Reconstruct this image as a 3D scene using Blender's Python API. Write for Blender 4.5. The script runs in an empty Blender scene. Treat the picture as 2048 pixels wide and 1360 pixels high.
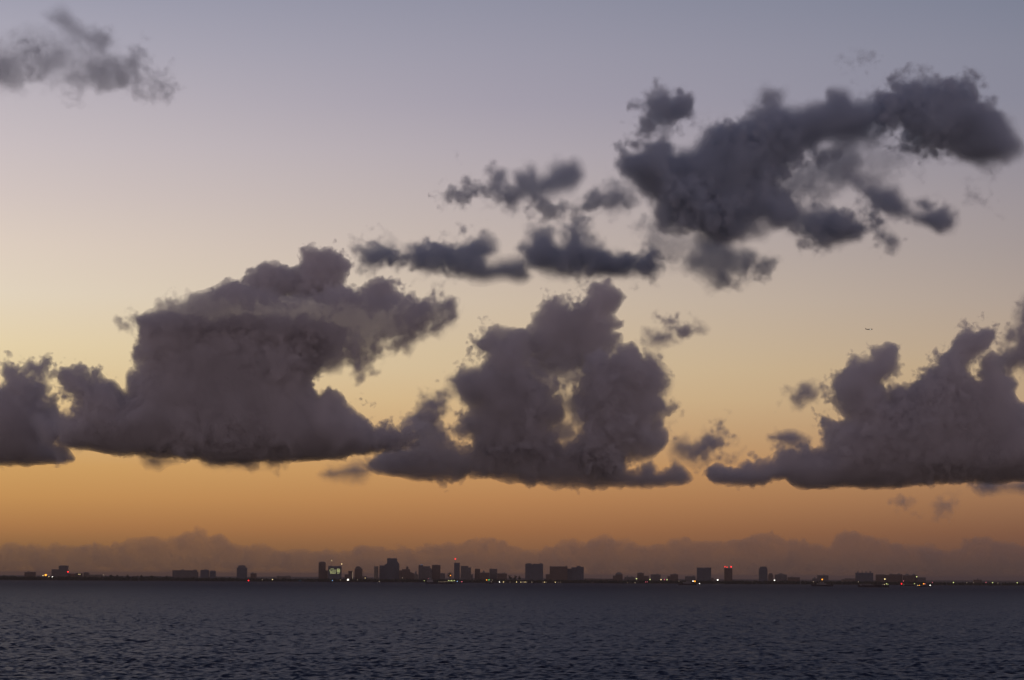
import bpy, bmesh, math, random
import numpy as np
from mathutils import Vector, Matrix

# ------------------------------------------------------------------ scene, camera
sc = bpy.context.scene
C = sc.collection
sc.view_settings.view_transform = 'Standard'
sc.view_settings.look = 'None'
sc.view_settings.exposure = 0.0
sc.view_settings.gamma = 1.0
sc.render.engine = 'CYCLES'
cy = sc.cycles
cy.max_bounces = 10
cy.diffuse_bounces = 2
cy.glossy_bounces = 2
cy.transmission_bounces = 2
cy.volume_bounces = 8
cy.transparent_max_bounces = 1024
cy.use_denoising = True
sc.render.filter_size = 1.1
cy.use_adaptive_sampling = False
cy.caustics_reflective = False
cy.caustics_refractive = False

W, H = 2048, 1360                       # pixel grid of the photograph
FOV = math.radians(20.0)
FP = W / (2 * math.tan(FOV / 2))        # focal length in those pixels
CAMZ = 20.0                             # deck of a ship
YH = 1155.0                             # true horizon at the picture's middle
PITCH = math.atan((YH - H / 2) / FP)
ROLL = math.atan(11.0 / W)
cam_d = bpy.data.cameras.new('camera')
cam = bpy.data.objects.new('camera', cam_d)
C.objects.link(cam)
cam_d.sensor_width = 36.0
cam_d.angle = FOV
cam_d.clip_start = 1.0
cam_d.clip_end = 400000.0
CM = Matrix.Translation((0, 0, CAMZ)) @ Matrix.Rotation(math.pi / 2 + PITCH, 4, 'X') @ Matrix.Rotation(ROLL, 4, 'Z')
cam.matrix_world = CM
sc.camera = cam
CR = CM.to_3x3()


def ray(px, py):
    return CR @ Vector(((px - W / 2) / FP, -(py - H / 2) / FP, -1.0))


def at(px, py, D):
    """world point seen at photo pixel (px, py) at distance y = D"""
    d = ray(px, py)
    return Vector((0, 0, CAMZ)) + d * (D / d.y)


def water_dist(px, py):
    d = ray(px, py)
    return d.y * CAMZ / -d.z


def lin(c):
    return tuple((v / 255 / 12.92) if v / 255 <= 0.04045 else ((v / 255 + 0.055) / 1.055) ** 2.4 for v in c)


# ------------------------------------------------------------------ materials
def mat(name, base, rough=0.7, spec=0.3, noise=0.0, nscale=0.2):
    m = bpy.data.materials.new(name)
    m.use_nodes = True
    nt = m.node_tree
    b = nt.nodes['Principled BSDF']
    b.inputs['Roughness'].default_value = rough
    b.inputs['Specular IOR Level'].default_value = spec
    if noise > 0:
        tc = nt.nodes.new('ShaderNodeTexCoord')
        n = nt.nodes.new('ShaderNodeTexNoise')
        n.inputs['Scale'].default_value = nscale
        n.inputs['Detail'].default_value = 5
        r = nt.nodes.new('ShaderNodeValToRGB')
        r.color_ramp.elements[0].color = (*[v * (1 - noise) for v in base], 1)
        r.color_ramp.elements[1].color = (*[min(1, v * (1 + noise)) for v in base], 1)
        r.color_ramp.elements[0].position = 0.3
        r.color_ramp.elements[1].position = 0.7
        nt.links.new(tc.outputs['Object'], n.inputs['Vector'])
        nt.links.new(n.outputs['Fac'], r.inputs['Fac'])
        nt.links.new(r.outputs['Color'], b.inputs['Base Color'])
    else:
        b.inputs['Base Color'].default_value = (*base, 1)
    return m


def emit_mat(name, srgb, strength):
    m = bpy.data.materials.new(name)
    m.use_nodes = True
    nt = m.node_tree
    for n in list(nt.nodes):
        nt.nodes.remove(n)
    o = nt.nodes.new('ShaderNodeOutputMaterial')
    e = nt.nodes.new('ShaderNodeEmission')
    e.inputs['Color'].default_value = (*lin(srgb), 1)
    e.inputs['Strength'].default_value = strength
    nt.links.new(e.outputs[0], o.inputs['Surface'])
    m.cycles.emission_sampling = 'NONE'
    return m


def facade_mat(name, wall, storey=3.4, bay=4.2):
    """painted concrete with a grid of dark windows, set out in the building's own metres"""
    m = bpy.data.materials.new(name)
    m.use_nodes = True
    nt = m.node_tree
    b = nt.nodes['Principled BSDF']
    tc = nt.nodes.new('ShaderNodeTexCoord')
    sep = nt.nodes.new('ShaderNodeSeparateXYZ')
    nt.links.new(tc.outputs['Object'], sep.inputs[0])

    def math_(op, a, bb, c=None):
        n = nt.nodes.new('ShaderNodeMath')
        n.operation = op
        for i, v in enumerate((a, bb, c)):
            if v is None:
                continue
            if isinstance(v, (int, float)):
                n.inputs[i].default_value = v
            else:
                nt.links.new(v, n.inputs[i])
        return n.outputs[0]
    xy = math_('ADD', sep.outputs['X'], sep.outputs['Y'])
    fx = math_('FRACT', math_('DIVIDE', xy, bay), 0)
    fz = math_('FRACT', math_('DIVIDE', sep.outputs['Z'], storey), 0)
    wx = math_('MULTIPLY', math_('GREATER_THAN', fx, 0.18), math_('LESS_THAN', fx, 0.82))
    wz = math_('MULTIPLY', math_('GREATER_THAN', fz, 0.32), math_('LESS_THAN', fz, 0.80))
    win = math_('MULTIPLY', wx, wz)
    n = nt.nodes.new('ShaderNodeTexNoise')
    n.inputs['Scale'].default_value = 0.12
    n.inputs['Detail'].default_value = 6
    nt.links.new(tc.outputs['Object'], n.inputs['Vector'])
    r = nt.nodes.new('ShaderNodeValToRGB')
    r.color_ramp.elements[0].color = (*[v * 0.75 for v in wall], 1)
    r.color_ramp.elements[1].color = (*[min(1, v * 1.2) for v in wall], 1)
    nt.links.new(n.outputs['Fac'], r.inputs['Fac'])
    mx = nt.nodes.new('ShaderNodeMix')
    mx.data_type = 'RGBA'
    nt.links.new(win, mx.inputs[0])
    nt.links.new(r.outputs['Color'], mx.inputs[6])
    mx.inputs[7].default_value = (0.02, 0.024, 0.03, 1)
    nt.links.new(mx.outputs[2], b.inputs['Base Color'])
    rr = math_('MULTIPLY_ADD', win, -0.55, 0.75)
    nt.links.new(rr, b.inputs['Roughness'])
    b.inputs['Specular IOR Level'].default_value = 0.3
    return m


# ------------------------------------------------------------------ mesh helpers
class MB:
    def __init__(self):
        self.v, self.f = [], []

    def box(self, x0, x1, y0, y1, z0, z1, top=None):
        """axis box; top=(dx0,dx1,dy0,dy1) pulls the top edges inwards"""
        t = top or (0, 0, 0, 0)
        i = len(self.v)
        self.v += [(x0, y0, z0), (x1, y0, z0), (x1, y1, z0), (x0, y1, z0),
                   (x0 + t[0], y0 + t[2], z1), (x1 - t[1], y0 + t[2], z1), (x1 - t[1], y1 - t[3], z1), (x0 + t[0], y1 - t[3], z1)]
        self.f += [tuple(i + k for k in q) for q in ((3, 2, 1, 0), (4, 5, 6, 7), (0, 1, 5, 4), (1, 2, 6, 5), (2, 3, 7, 6), (3, 0, 4, 7))]
        return self

    def prism(self, pts, y0, y1):
        """outline in x,z (counter-clockwise seen from -y) pulled from y0 to y1"""
        i, n = len(self.v), len(pts)
        self.v += [(x, y0, z) for x, z in pts] + [(x, y1, z) for x, z in pts]
        self.f.append(tuple(i + k for k in range(n)))
        self.f.append(tuple(i + n + k for k in reversed(range(n))))
        self.f += [(i + k, i + n + k, i + n + (k + 1) % n, i + (k + 1) % n) for k in range(n)]
        return self

    def tube(self, p, q, r0, r1=None, n=8):
        r1 = r0 if r1 is None else r1
        p, q = Vector(p), Vector(q)
        d = (q - p).normalized()
        a = d.orthogonal().normalized()
        b = d.cross(a)
        i = len(self.v)
        for c, r in ((p, r0), (q, r1)):
            for k in range(n):
                t = 2 * math.pi * k / n
                self.v.append(tuple(c + (a * math.cos(t) + b * math.sin(t)) * r))
        self.f += [(i + k, i + (k + 1) % n, i + n + (k + 1) % n, i + n + k) for k in range(n)]
        self.f.append(tuple(i + k for k in reversed(range(n))))
        self.f.append(tuple(i + n + k for k in range(n)))
        return self

    def rings(self, rings):
        """loft closed rings of equal length (lists of points)"""
        i, n = len(self.v), len(rings[0])
        for r in rings:
            self.v += [tuple(p) for p in r]
        for j in range(len(rings) - 1):
            for k in range(n):
                self.f.append((i + j * n + k, i + j * n + (k + 1) % n, i + (j + 1) * n + (k + 1) % n, i + (j + 1) * n + k))
        self.f.append(tuple(i + k for k in reversed(range(n))))
        self.f.append(tuple(i + (len(rings) - 1) * n + k for k in range(n)))
        return self

    def ball(self, c, r, seg=12, ring=8, sz=1.0):
        rs = []
        for j in range(1, ring):
            t = math.pi * j / ring
            rs.append([(c[0] + r * math.sin(t) * math.cos(2 * math.pi * k / seg), c[1] + r * math.sin(t) * math.sin(2 * math.pi * k / seg),
                        c[2] - r * sz * math.cos(t)) for k in range(seg)])
        return self.rings(rs)

    def build(self, name, m, parent=None):
        me = bpy.data.meshes.new(name)
        me.from_pydata(self.v, [], self.f)
        me.update()
        if m is not None:
            me.materials.append(m)
        o = bpy.data.objects.new(name, me)
        C.objects.link(o)
        if parent is not None:
            o.parent = parent
        return o


def tag(o, label=None, cat=None, group=None, kind=None):
    for k, v in (('label', label), ('category', cat), ('group', group), ('kind', kind)):
        if v:
            o[k] = v
    return o


def empty(name, loc, rz=0.0):
    o = bpy.data.objects.new(name, None)
    o.location = loc
    o.rotation_euler = (0, 0, rz)
    o.empty_display_size = 1
    C.objects.link(o)
    return o


def mesh_np(name, V, F, m=None, smooth=True):
    me = bpy.data.meshes.new(name)
    me.vertices.add(len(V))
    me.vertices.foreach_set('co', np.ascontiguousarray(V, dtype=np.float32).ravel())
    n, k = F.shape
    me.loops.add(n * k)
    me.polygons.add(n)
    me.loops.foreach_set('vertex_index', np.ascontiguousarray(F, dtype=np.int32).ravel())
    me.polygons.foreach_set('loop_start', np.arange(0, n * k, k, dtype=np.int32))
    me.polygons.foreach_set('loop_total', np.full(n, k, dtype=np.int32))
    if smooth:
        me.polygons.foreach_set('use_smooth', np.ones(n, dtype=bool))
    me.update(calc_edges=True)
    if m is not None:
        me.materials.append(m)
    o = bpy.data.objects.new(name, me)
    C.objects.link(o)
    return o


# ------------------------------------------------------------------ sky: dusk glow by direction
w = bpy.data.worlds.new('World')
sc.world = w
w.use_nodes = True
nt = w.node_tree
for n in list(nt.nodes):
    nt.nodes.remove(n)
N, L = nt.nodes.new, nt.links.new
out = N('ShaderNodeOutputWorld')
bg = N('ShaderNodeBackground')
tc = N('ShaderNodeTexCoord')
sep = N('ShaderNodeSeparateXYZ')
L(tc.outputs['Generated'], sep.inputs[0])


def wmath(op, a, b, clamp=False):
    n = N('ShaderNodeMath')
    n.operation = op
    n.use_clamp = clamp
    for i, v in enumerate((a, b)):
        if isinstance(v, (int, float)):
            n.inputs[i].default_value = v
        else:
            L(v, n.inputs[i])
    return n.outputs[0]


def sky_ramp(stops, zfac):
    r = N('ShaderNodeValToRGB')
    cr = r.color_ramp
    cr.interpolation = 'B_SPLINE' if False else 'LINEAR'
    while len(cr.elements) < len(stops):
        cr.elements.new(0.5)
    for e, (z, c) in zip(cr.elements, stops):
        e.position = z
        e.color = (*lin(c), 1)
    L(zfac, r.inputs['Fac'])
    return r.outputs['Color']


def el(py):
    """sine of the elevation seen at photo row py in the middle of the picture -> 0..1 ramp place (0..0.5 stands for the low 14 degrees)"""
    z = math.sin(math.atan((YH - py) / FP))
    return min(1.0, 0.05 + z * 1.8) if z < 0.25 else min(1.0, 0.5 + (z - 0.25) * 0.66)


zf = N('ShaderNodeMapRange')          # low part
zf.inputs['From Min'].default_value = -0.0277778
zf.inputs['From Max'].default_value = 0.25
zf.inputs['To Min'].default_value = 0.0
zf.inputs['To Max'].default_value = 0.5
zf.clamp = True
L(sep.outputs['Z'], zf.inputs['Value'])
zg = N('ShaderNodeMapRange')
zg.inputs['From Min'].default_value = 0.25
zg.inputs['From Max'].default_value = 1.0
zg.inputs['To Min'].default_value = 0.0
zg.inputs['To Max'].default_value = 0.5
zg.clamp = True
L(sep.outputs['Z'], zg.inputs['Value'])
zfac = wmath('ADD', zf.outputs[0], zg.outputs[0])
HI = [(0.50, (112, 118, 141)), (0.54, (88, 95, 119)), (0.60, (66, 73, 97)), (0.70, (48, 54, 77)), (1.0, (36, 41, 62))]
ANTI_HI = [(0.50, (168, 148, 150)), (0.60, (136, 126, 136)), (0.75, (84, 82, 102)), (1.0, (36, 41, 62))]
left = [(1165, (126, 92, 64)), (1130, (134, 98, 66)), (1100, (146, 105, 68)), (1060, (176, 124, 76)), (1000, (199, 147, 88)), (940, (209, 161, 99)),
        (800, (226, 197, 148)), (740, (228, 206, 164)), (700, (230, 210, 172)), (600, (227, 212, 190)), (500, (222, 206, 192)), (400, (211, 197, 192)), (300, (201, 190, 192)), (200, (189, 181, 188)),
        (100, (174, 170, 182)), (0, (160, 159, 175))]
mid = [(1165, (110, 82, 66)), (1130, (124, 90, 68)), (1100, (142, 99, 68)), (1060, (162, 111, 72)), (1000, (185, 132, 85)), (940, (199, 150, 98)),
       (800, (211, 181, 139)), (740, (211, 187, 152)), (700, (210, 188, 156)), (600, (206, 188, 168)), (500, (196, 181, 172)), (400, (187, 175, 174)), (300, (177, 168, 175)), (200, (164, 158, 171)),
       (100, (156, 153, 168)), (0, (146, 146, 163))]
right = [(1165, (84, 66, 62)), (1130, (96, 73, 63)), (1100, (112, 80, 66)), (1060, (132, 92, 69)), (1000, (157, 114, 82)), (940, (175, 132, 94)),
         (800, (189, 161, 128)), (740, (190, 165, 133)), (700, (186, 164, 140)), (600, (176, 160, 149)), (500, (166, 154, 151)), (400, (158, 149, 153)), (300, (148, 143, 153)), (200, (139, 138, 153)),
         (100, (135, 136, 152)), (0, (126, 130, 148))]
anti = [(0.0, (128, 110, 109)), (0.05, (154, 128, 128)), (0.2, (184, 154, 149)), (0.4, (170, 148, 148))]


def stops(lst):
    return [(el(py), c) for py, c in lst] + HI


rl, rm, rr_ = sky_ramp(stops(left), zfac), sky_ramp(stops(mid), zfac), sky_ramp(stops(right), zfac)
ra = sky_ramp(anti + ANTI_HI, zfac)
# azimuth measured from the view axis, left negative
azd = wmath('DIVIDE', sep.outputs['X'], wmath('MAXIMUM', sep.outputs['Y'], 0.02))


def wmix(f, a, b):
    m = N('ShaderNodeMix')
    m.data_type = 'RGBA'
    L(f, m.inputs[0])
    L(a, m.inputs[6])
    L(b, m.inputs[7])
    return m.outputs[2]


def mr(v, a, b):
    n = N('ShaderNodeMapRange')
    n.inputs['From Min'].default_value = a
    n.inputs['From Max'].default_value = b
    n.clamp = True
    L(v, n.inputs['Value'])
    return n.outputs[0]


c1 = wmix(mr(azd, -0.176, 0.0), rl, rm)
c2 = wmix(mr(azd, 0.0, 0.176), c1, rr_)
c3 = wmix(mr(sep.outputs['Y'], 0.85, -0.2), c2, ra)
L(c3, bg.inputs['Color'])
bg.inputs['Strength'].default_value = 1.0
L(bg.outputs[0], out.inputs['Surface'])
w.cycles.sampling_method = 'MANUAL'
w.cycles.sample_map_resolution = 512
# ------------------------------------------------------------------ clouds: real volumes of vapour
def vapour(name, col, density):
    m = bpy.data.materials.new(name)
    m.use_nodes = True
    t = m.node_tree
    for n in list(t.nodes):
        t.nodes.remove(n)
    o = t.nodes.new('ShaderNodeOutputMaterial')
    v = t.nodes.new('ShaderNodeVolumePrincipled')
    v.inputs['Color'].default_value = (*col, 1)
    v.inputs['Density'].default_value = density
    v.inputs['Anisotropy'].default_value = 0.0
    t.links.new(v.outputs[0], o.inputs['Volume'])
    m.cycles.homogeneous_volume = True
    return m


def axis_up(a, n, period, axis):
    """cubic B-spline upsampling of lattice a along one axis to n samples"""
    t = np.arange(n, dtype=np.float32) / period
    i = np.floor(t).astype(int)
    f = t - i
    ws = ((1 - f) ** 3 / 6, (3 * f ** 3 - 6 * f ** 2 + 4) / 6, (-3 * f ** 3 + 3 * f ** 2 + 3 * f + 1) / 6, f ** 3 / 6)
    sh = [1, 1, 1]
    sh[axis] = n
    r = None
    for k in range(4):
        term = np.take(a, i + k, axis=axis) * ws[k].astype(np.float32).reshape(sh)
        r = term if r is None else r + term
    return r


def vnoise(shape, period, rng):
    per = period if isinstance(period, tuple) else (period,) * 3
    a = rng.uniform(-1, 1, [int(math.ceil(s / p)) + 4 for s, p in zip(shape, per)]).astype(np.float32)
    for ax in range(3):
        a = axis_up(a, shape[ax], per[ax], ax)
    return a * 5.0


def seg_dist(P, U, V):
    """signed distance of grid points to polygon P, positive inside"""
    d2 = np.full(U.shape, 1e12, np.float32)
    ins = np.zeros(U.shape, bool)
    n = len(P)
    for k in range(n):
        ax, ay = P[k]
        bx, by = P[(k + 1) % n]
        ex, ey = bx - ax, by - ay
        l2 = ex * ex + ey * ey + 1e-9
        t = np.clip(((U - ax) * ex + (V - ay) * ey) / l2, 0, 1)
        d2 = np.minimum(d2, (U - ax - t * ex) ** 2 + (V - ay - t * ey) ** 2)
        if ay != by:
            c = ((ay > V) != (by > V)) & (U < (bx - ax) * (V - ay) / (by - ay) + ax)
            ins ^= c
    d = np.sqrt(d2)
    return np.where(ins, d, -d)


def surface_nets(F, iso):
    """closed quad mesh around F > iso; returns vertices in grid units"""
    F = F - iso
    S = F > 0
    nx, ny, nz = F.shape
    c = S[:-1, :-1, :-1].astype(np.int8)
    cnt = np.zeros((nx - 1, ny - 1, nz - 1), np.int8)
    for dx in (0, 1):
        for dy in (0, 1):
            for dz in (0, 1):
                cnt += S[dx:nx - 1 + dx, dy:ny - 1 + dy, dz:nz - 1 + dz]
    act = (cnt > 0) & (cnt < 8)
    I = np.argwhere(act)
    if len(I) == 0:
        return None
    ids = np.full(act.shape, -1, np.int32)
    ids[act] = np.arange(len(I), dtype=np.int32)
    acc = np.zeros((len(I), 3), np.float32)
    num = np.zeros(len(I), np.float32)
    x, y, z = I.T
    corners = [(a, b, d) for a in (0, 1) for b in (0, 1) for d in (0, 1)]
    val = {q: F[x + q[0], y + q[1], z + q[2]] for q in corners}
    for q in corners:
        for ax in range(3):
            if q[ax] == 0:
                r = list(q)
                r[ax] = 1
                a, b = val[q], val[tuple(r)]
                m = (a > 0) != (b > 0)
                t = np.where(m, a / np.where(m, a - b, 1), 0)
                p = np.array(q, np.float32)[None, :].repeat(len(I), 0)
                p[:, ax] = t
                acc += p * m[:, None]
                num += m
    Vt = I + acc / num[:, None]
    quads = []
    for ax in range(3):
        o = [1, 1, 1]
        o[ax] = 0
        sl0 = [slice(1, None)] * 3
        sl1 = [slice(1, None)] * 3
        sl0[ax] = slice(0, -1)
        A, B = S[tuple(sl0)], S[tuple(sl1)]
        # keep clear of the outer layer
        e = np.argwhere(A != B)
        flip = A[tuple(e.T)]
        base = e + np.array(o)
        u, v = [(1, 2), (2, 0), (0, 1)][ax]
        du = np.zeros(3, int)
        dv = np.zeros(3, int)
        du[u] = 1
        dv[v] = 1
        ok = np.all(base < np.array(act.shape), axis=1)
        base, flip = base[ok], flip[ok]
        q = np.stack([ids[tuple((base - du - dv).T)], ids[tuple((base - dv).T)], ids[tuple(base.T)], ids[tuple((base - du).T)]], 1)
        q[flip] = q[flip][:, ::-1]
        quads.append(q)
    Q = np.concatenate(quads)
    Q = Q[np.all(Q >= 0, axis=1)]
    return Vt, Q


def cloud_field(polys, D, R, amp, seed, holes=(), kd=1.0, base_v=None, h=1.6, billow=0.6, periods=(64, 32, 16, 8, 4), pad=36, stretch=1.0, bias=0.0):
    s = D / FP
    P3 = [[at(px, py, D) for px, py in p] for p in polys]
    H3 = [[at(px, py, D) for px, py in p] for p in holes]
    P2 = [[(q.x / s, q.z / s) for q in p] for p in P3]
    H2 = [[(q.x / s, q.z / s) for q in p] for p in H3]
    us = [u for p in P2 for u, _ in p]
    vs = [v for p in P2 for _, v in p]
    u0, u1, v0, v1 = min(us) - pad, max(us) + pad, min(vs) - pad, max(vs) + pad
    nu, nv = int((u1 - u0) / h) + 1, int((v1 - v0) / h) + 1
    U, V = np.meshgrid(u0 + np.arange(nu) * h, v0 + np.arange(nv) * h, indexing='ij')
    d = np.full(U.shape, -1e6, np.float32)
    for p in P2:
        d = np.maximum(d, seg_dist(p, U, V))
    for p in H2:
        d = np.minimum(d, -seg_dist(p, U, V))
    half = min(R, float(d.max())) * kd + pad
    nw = int(2 * half / h) + 1
    Wd = (-half + np.arange(nw) * h).astype(np.float32)
    dm = np.minimum(d, R)
    F = R - np.sqrt((R - dm)[:, :, None] ** 2 + (Wd / kd)[None, None, :] ** 2)
    F = np.where((dm < 0)[:, :, None], np.minimum(F, dm[:, :, None] - np.abs(Wd)[None, None, :] * 0.15 / kd), F).astype(np.float32)
    rng = np.random.default_rng(seed)
    shape = F.shape
    T = np.zeros(shape, np.float32)
    mod = None
    for k, p in enumerate(periods):
        a = amp[k]
        pv = p / h
        nz = vnoise(shape, (pv * stretch, pv, pv), rng)
        if k == 0:
            mod = np.clip(0.85 + 0.55 * vnoise(shape, (pv * 0.9,) * 3, rng), 0.15, 1.8)
        if billow > 0:
            nz = nz * (1 - billow) + (np.abs(nz) - 0.75) * 1.5 * billow
        if k >= 2:
            nz *= mod
        T += a * nz
    if base_v is not None:
        bz = at(W / 2, base_v, D).z / s
        mfac = np.clip((V - bz) / 70.0, 0.0, 1.0)
        mfac = 0.42 + 0.58 * mfac * mfac * (3 - 2 * mfac)
        T *= mfac[:, :, None].astype(np.float32)
    if billow > 0.3:                         # calmer relief on the broad face than along the outline
        T *= (0.42 + 0.58 * np.clip(1.25 - d / 70.0, 0, 1))[:, :, None].astype(np.float32)
    # the field dies out at the rim of its block so every shell closes
    F = F + T + bias
    F[0], F[-1], F[:, 0], F[:, -1], F[:, :, 0], F[:, :, -1] = (-99,) * 6
    return F, (u0, v0, -half), s, h


def cloud_mesh(name, fld, D, shells):
    """shells: (iso, material). Nested closed surfaces, each filled with its own thin vapour, so the rim thins out softly"""
    F, (u0, v0, w0), s, h = fld
    VV, QQ, MI, off = [], [], [], 0
    mats = []
    for iso, m in shells:
        r = surface_nets(F, iso)
        if r is None:
            continue
        Vt, Q = r
        X = (u0 + Vt[:, 0] * h) * s
        Z = (v0 + Vt[:, 1] * h) * s
        Y = (w0 + Vt[:, 2] * h) * s
        VV.append(np.stack([X, Y, Z], 1))
        QQ.append(Q + off)
        MI.append(np.full(len(Q), len(mats), np.int32))
        mats.append(m)
        off += len(Vt)
    V, Q, M = np.concatenate(VV), np.concatenate(QQ), np.concatenate(MI)
    # origin at the middle of its base
    c = np.array([(V[:, 0].min() + V[:, 0].max()) / 2, 0.0, V[:, 2].min()])
    V = V - c
    o = mesh_np(name, V, Q)
    for m in mats:
        o.data.materials.append(m)
    o.data.polygons.foreach_set('material_index', M)
    o.location = (c[0], D, c[2])
    return o


VCOL = (0.958, 0.947, 0.958)
VCOL_HIGH = (0.84, 0.897, 0.963)  # cooler albedo stands in for the thinner airlight before the nearer, higher clouds


def vap_set(tag_, D, dens, col):
    s = D / FP
    return [vapour('vapour_%s_%d' % (tag_, k), col, x / s) for k, x in enumerate(dens)]


P5 = (60, 30, 15, 8, 4.5)
STY = {
    'cumulus': dict(iso=(-2.0, 3.0, 9.0), dens=(0.040, 0.020, 0.012), R=80, amp=(4.0, 5.4, 6.3, 5.6, 4.2), billow=0.75, kd=1.0, bias=1.0, periods=P5),
    'shelf':   dict(iso=(-3.0, 4.0), dens=(0.018, 0.022), R=38, amp=(4.0, 5.0, 5.0, 4.0, 3.0), billow=0.4, kd=0.9, bias=3.0, periods=P5),
    'fractus': dict(iso=(-10.0, -4.0, 2.0, 9.0, 17.0, 27.0), dens=(0.003, 0.007, 0.013, 0.02, 0.028, 0.04), R=60, amp=(6.5, 8.0, 8.0, 6.2, 3.6), billow=0.1, kd=1.0, bias=1.0, periods=P5),
    'thin':    dict(iso=(-8.0, -2.0, 4.0, 10.0, 16.0), dens=(0.003, 0.006, 0.010, 0.016, 0.022), R=34, amp=(4.0, 6.0, 7.2, 5.6, 3.4), billow=0.1, kd=1.0, bias=3.0, periods=P5),
    'veil':    dict(iso=(-8.0, 0.0, 8.0), dens=(0.0025, 0.004, 0.006), R=30, amp=(6.0, 8.0, 8.0, 6.0, 4.0), billow=0.1, kd=1.0, bias=2.0, periods=P5),
}
_vm = {}


def cloud(name, style, polys, D, seed, label=None, cat='cloud', parent=None, group=None, **kw):
    st = dict(STY[style])
    iso, dens = kw.pop('iso', st['iso']), kw.pop('dens', st['dens'])
    R, amp, billow, kd = kw.pop('R', st['R']), kw.pop('amp', st['amp']), kw.pop('billow', st['billow']), kw.pop('kd', st['kd'])
    for q_ in ('bias', 'periods'):
        if q_ in st:
            kw.setdefault(q_, st[q_])
    col = kw.pop('col', VCOL if D > 16500 else VCOL_HIGH)
    key = (tuple(dens), D)
    if key not in _vm:
        _vm[key] = vap_set('%s_%d' % (style, len(_vm)), D, dens, col)
    fld = cloud_field(polys, D, R, amp, seed, billow=billow, kd=kd, **kw)
    o = cloud_mesh(name, fld, D, list(zip(iso, _vm[key])))
    if parent is not None:
        o.parent = parent
        o.location = Vector(o.location) - Vector(parent.location)
    else:
        tag(o, label, cat, group)
    return o
G_CU = 'cumulus clouds along the horizon'
G_FR = 'ragged clouds high in the sky'
anvil = cloud('cumulus_cloud', 'cumulus', [[
    (278, 640), (330, 634), (400, 640), (480, 632), (560, 638), (640, 640), (700, 655), (690, 690), (675, 699), (653, 717), (646, 739), (631, 765), (638, 787),
    (657, 770), (675, 783), (690, 809), (723, 838), (749, 857), (771, 853), (793, 855), (818, 848), (848, 853), (852, 872), (815, 897), (756, 906), (719, 910),
    (675, 919), (587, 923), (440, 925), (386, 918), (360, 915), (279, 911), (206, 906), (158, 896), (121, 883), (114, 861), (121, 839), (147, 832),
    (147, 820), (151, 798), (132, 776), (123, 754), (129, 741), (162, 736), (173, 743), (180, 754), (189, 739), (191, 758), (221, 756), (239, 772), (255, 787),
    (257, 754), (276, 745), (281, 732), (279, 703), (281, 673)]], 20000, 11,
    'huge dark cumulus with a long flat base, pale shelf and knobbly turrets, left of centre', group=G_CU, base_v=925)
cloud('shelf', 'shelf', [[
    (272, 640), (290, 622), (316, 616), (342, 599), (368, 600), (382, 587), (408, 589), (430, 583), (460, 566), (500, 575), (560, 590), (620, 588), (690, 580),
    (723, 588), (770, 590), (820, 596), (837, 616), (863, 607), (885, 598), (910, 596), (916, 611), (907, 627), (881, 636), (844, 658), (808, 677), (763, 680), (745, 700),
    (708, 724), (697, 703), (660, 690), (600, 672), (500, 662), (400, 660), (300, 662)]], 19800, 12, parent=anvil)
cloud('turret', 'cumulus', [[
    (438, 592), (440, 578), (462, 563), (488, 559), (506, 541), (532, 530), (561, 530), (583, 537), (598, 522), (605, 500), (620, 500), (638, 504), (660, 500), (686, 515),
    (695, 530), (681, 552), (683, 570), (712, 590), (723, 600), (660, 610), (580, 600), (520, 605)]], 20300, 13, parent=anvil, R=50)
cloud('turret', 'cumulus', [[(718, 600), (734, 567), (756, 563), (782, 570), (798, 596), (780, 612), (740, 614)]], 20300, 14, parent=anvil, R=40)
cloud('turret', 'thin', [[(800, 630), (837, 616), (863, 606), (885, 597), (908, 595), (914, 611), (905, 625), (885, 618), (860, 628), (820, 645)]], 20200, 15, parent=anvil,
      dens=(0.0048, 0.0066, 0.014, 0.03, 0.04))
cloud('fringe', 'thin', [[(640, 705), (700, 690), (760, 680), (840, 655), (905, 628), (885, 660), (820, 690), (770, 712), (715, 738), (690, 718), (655, 740)]], 19900, 16, parent=anvil,
      dens=(0.004, 0.008, 0.012, 0.016, 0.02), bias=2.0)
cloud('fringe', 'thin', [[(80, 842), (130, 838), (170, 868), (170, 896), (120, 902), (80, 890)]], 20200, 17, parent=anvil, dens=(0.008, 0.014, 0.02, 0.02, 0.02), bias=5.0)
cloud('fringe', 'thin', [[(288, 915), (320, 912), (362, 914), (360, 928), (320, 934), (294, 928)]], 20100, 18, parent=anvil, dens=(0.006, 0.010, 0.014, 0.016, 0.02), bias=2.0)
cloud('fringe', 'thin', [[(400, 920), (470, 918), (560, 920), (550, 932), (480, 936), (420, 932)]], 20100, 19, parent=anvil, dens=(0.005, 0.009, 0.012, 0.014, 0.02), bias=0.0)

cloud('cumulus_cloud', 'cumulus', [[
    (-60, 780), (0, 772), (15, 769), (13, 734), (26, 736), (39, 750), (70, 754), (66, 736), (88, 736), (92, 750), (77, 761), (90, 776), (88, 802), (96, 793), (110, 795), (114, 813),
    (119, 835), (123, 864), (107, 886), (125, 901), (145, 918), (110, 926), (37, 930), (-60, 931)]], 20600, 21,
    'grey cumulus with two small horns, cut by the left edge of the view', group=G_CU, base_v=930, dens=(0.034, 0.018, 0.012))

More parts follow.
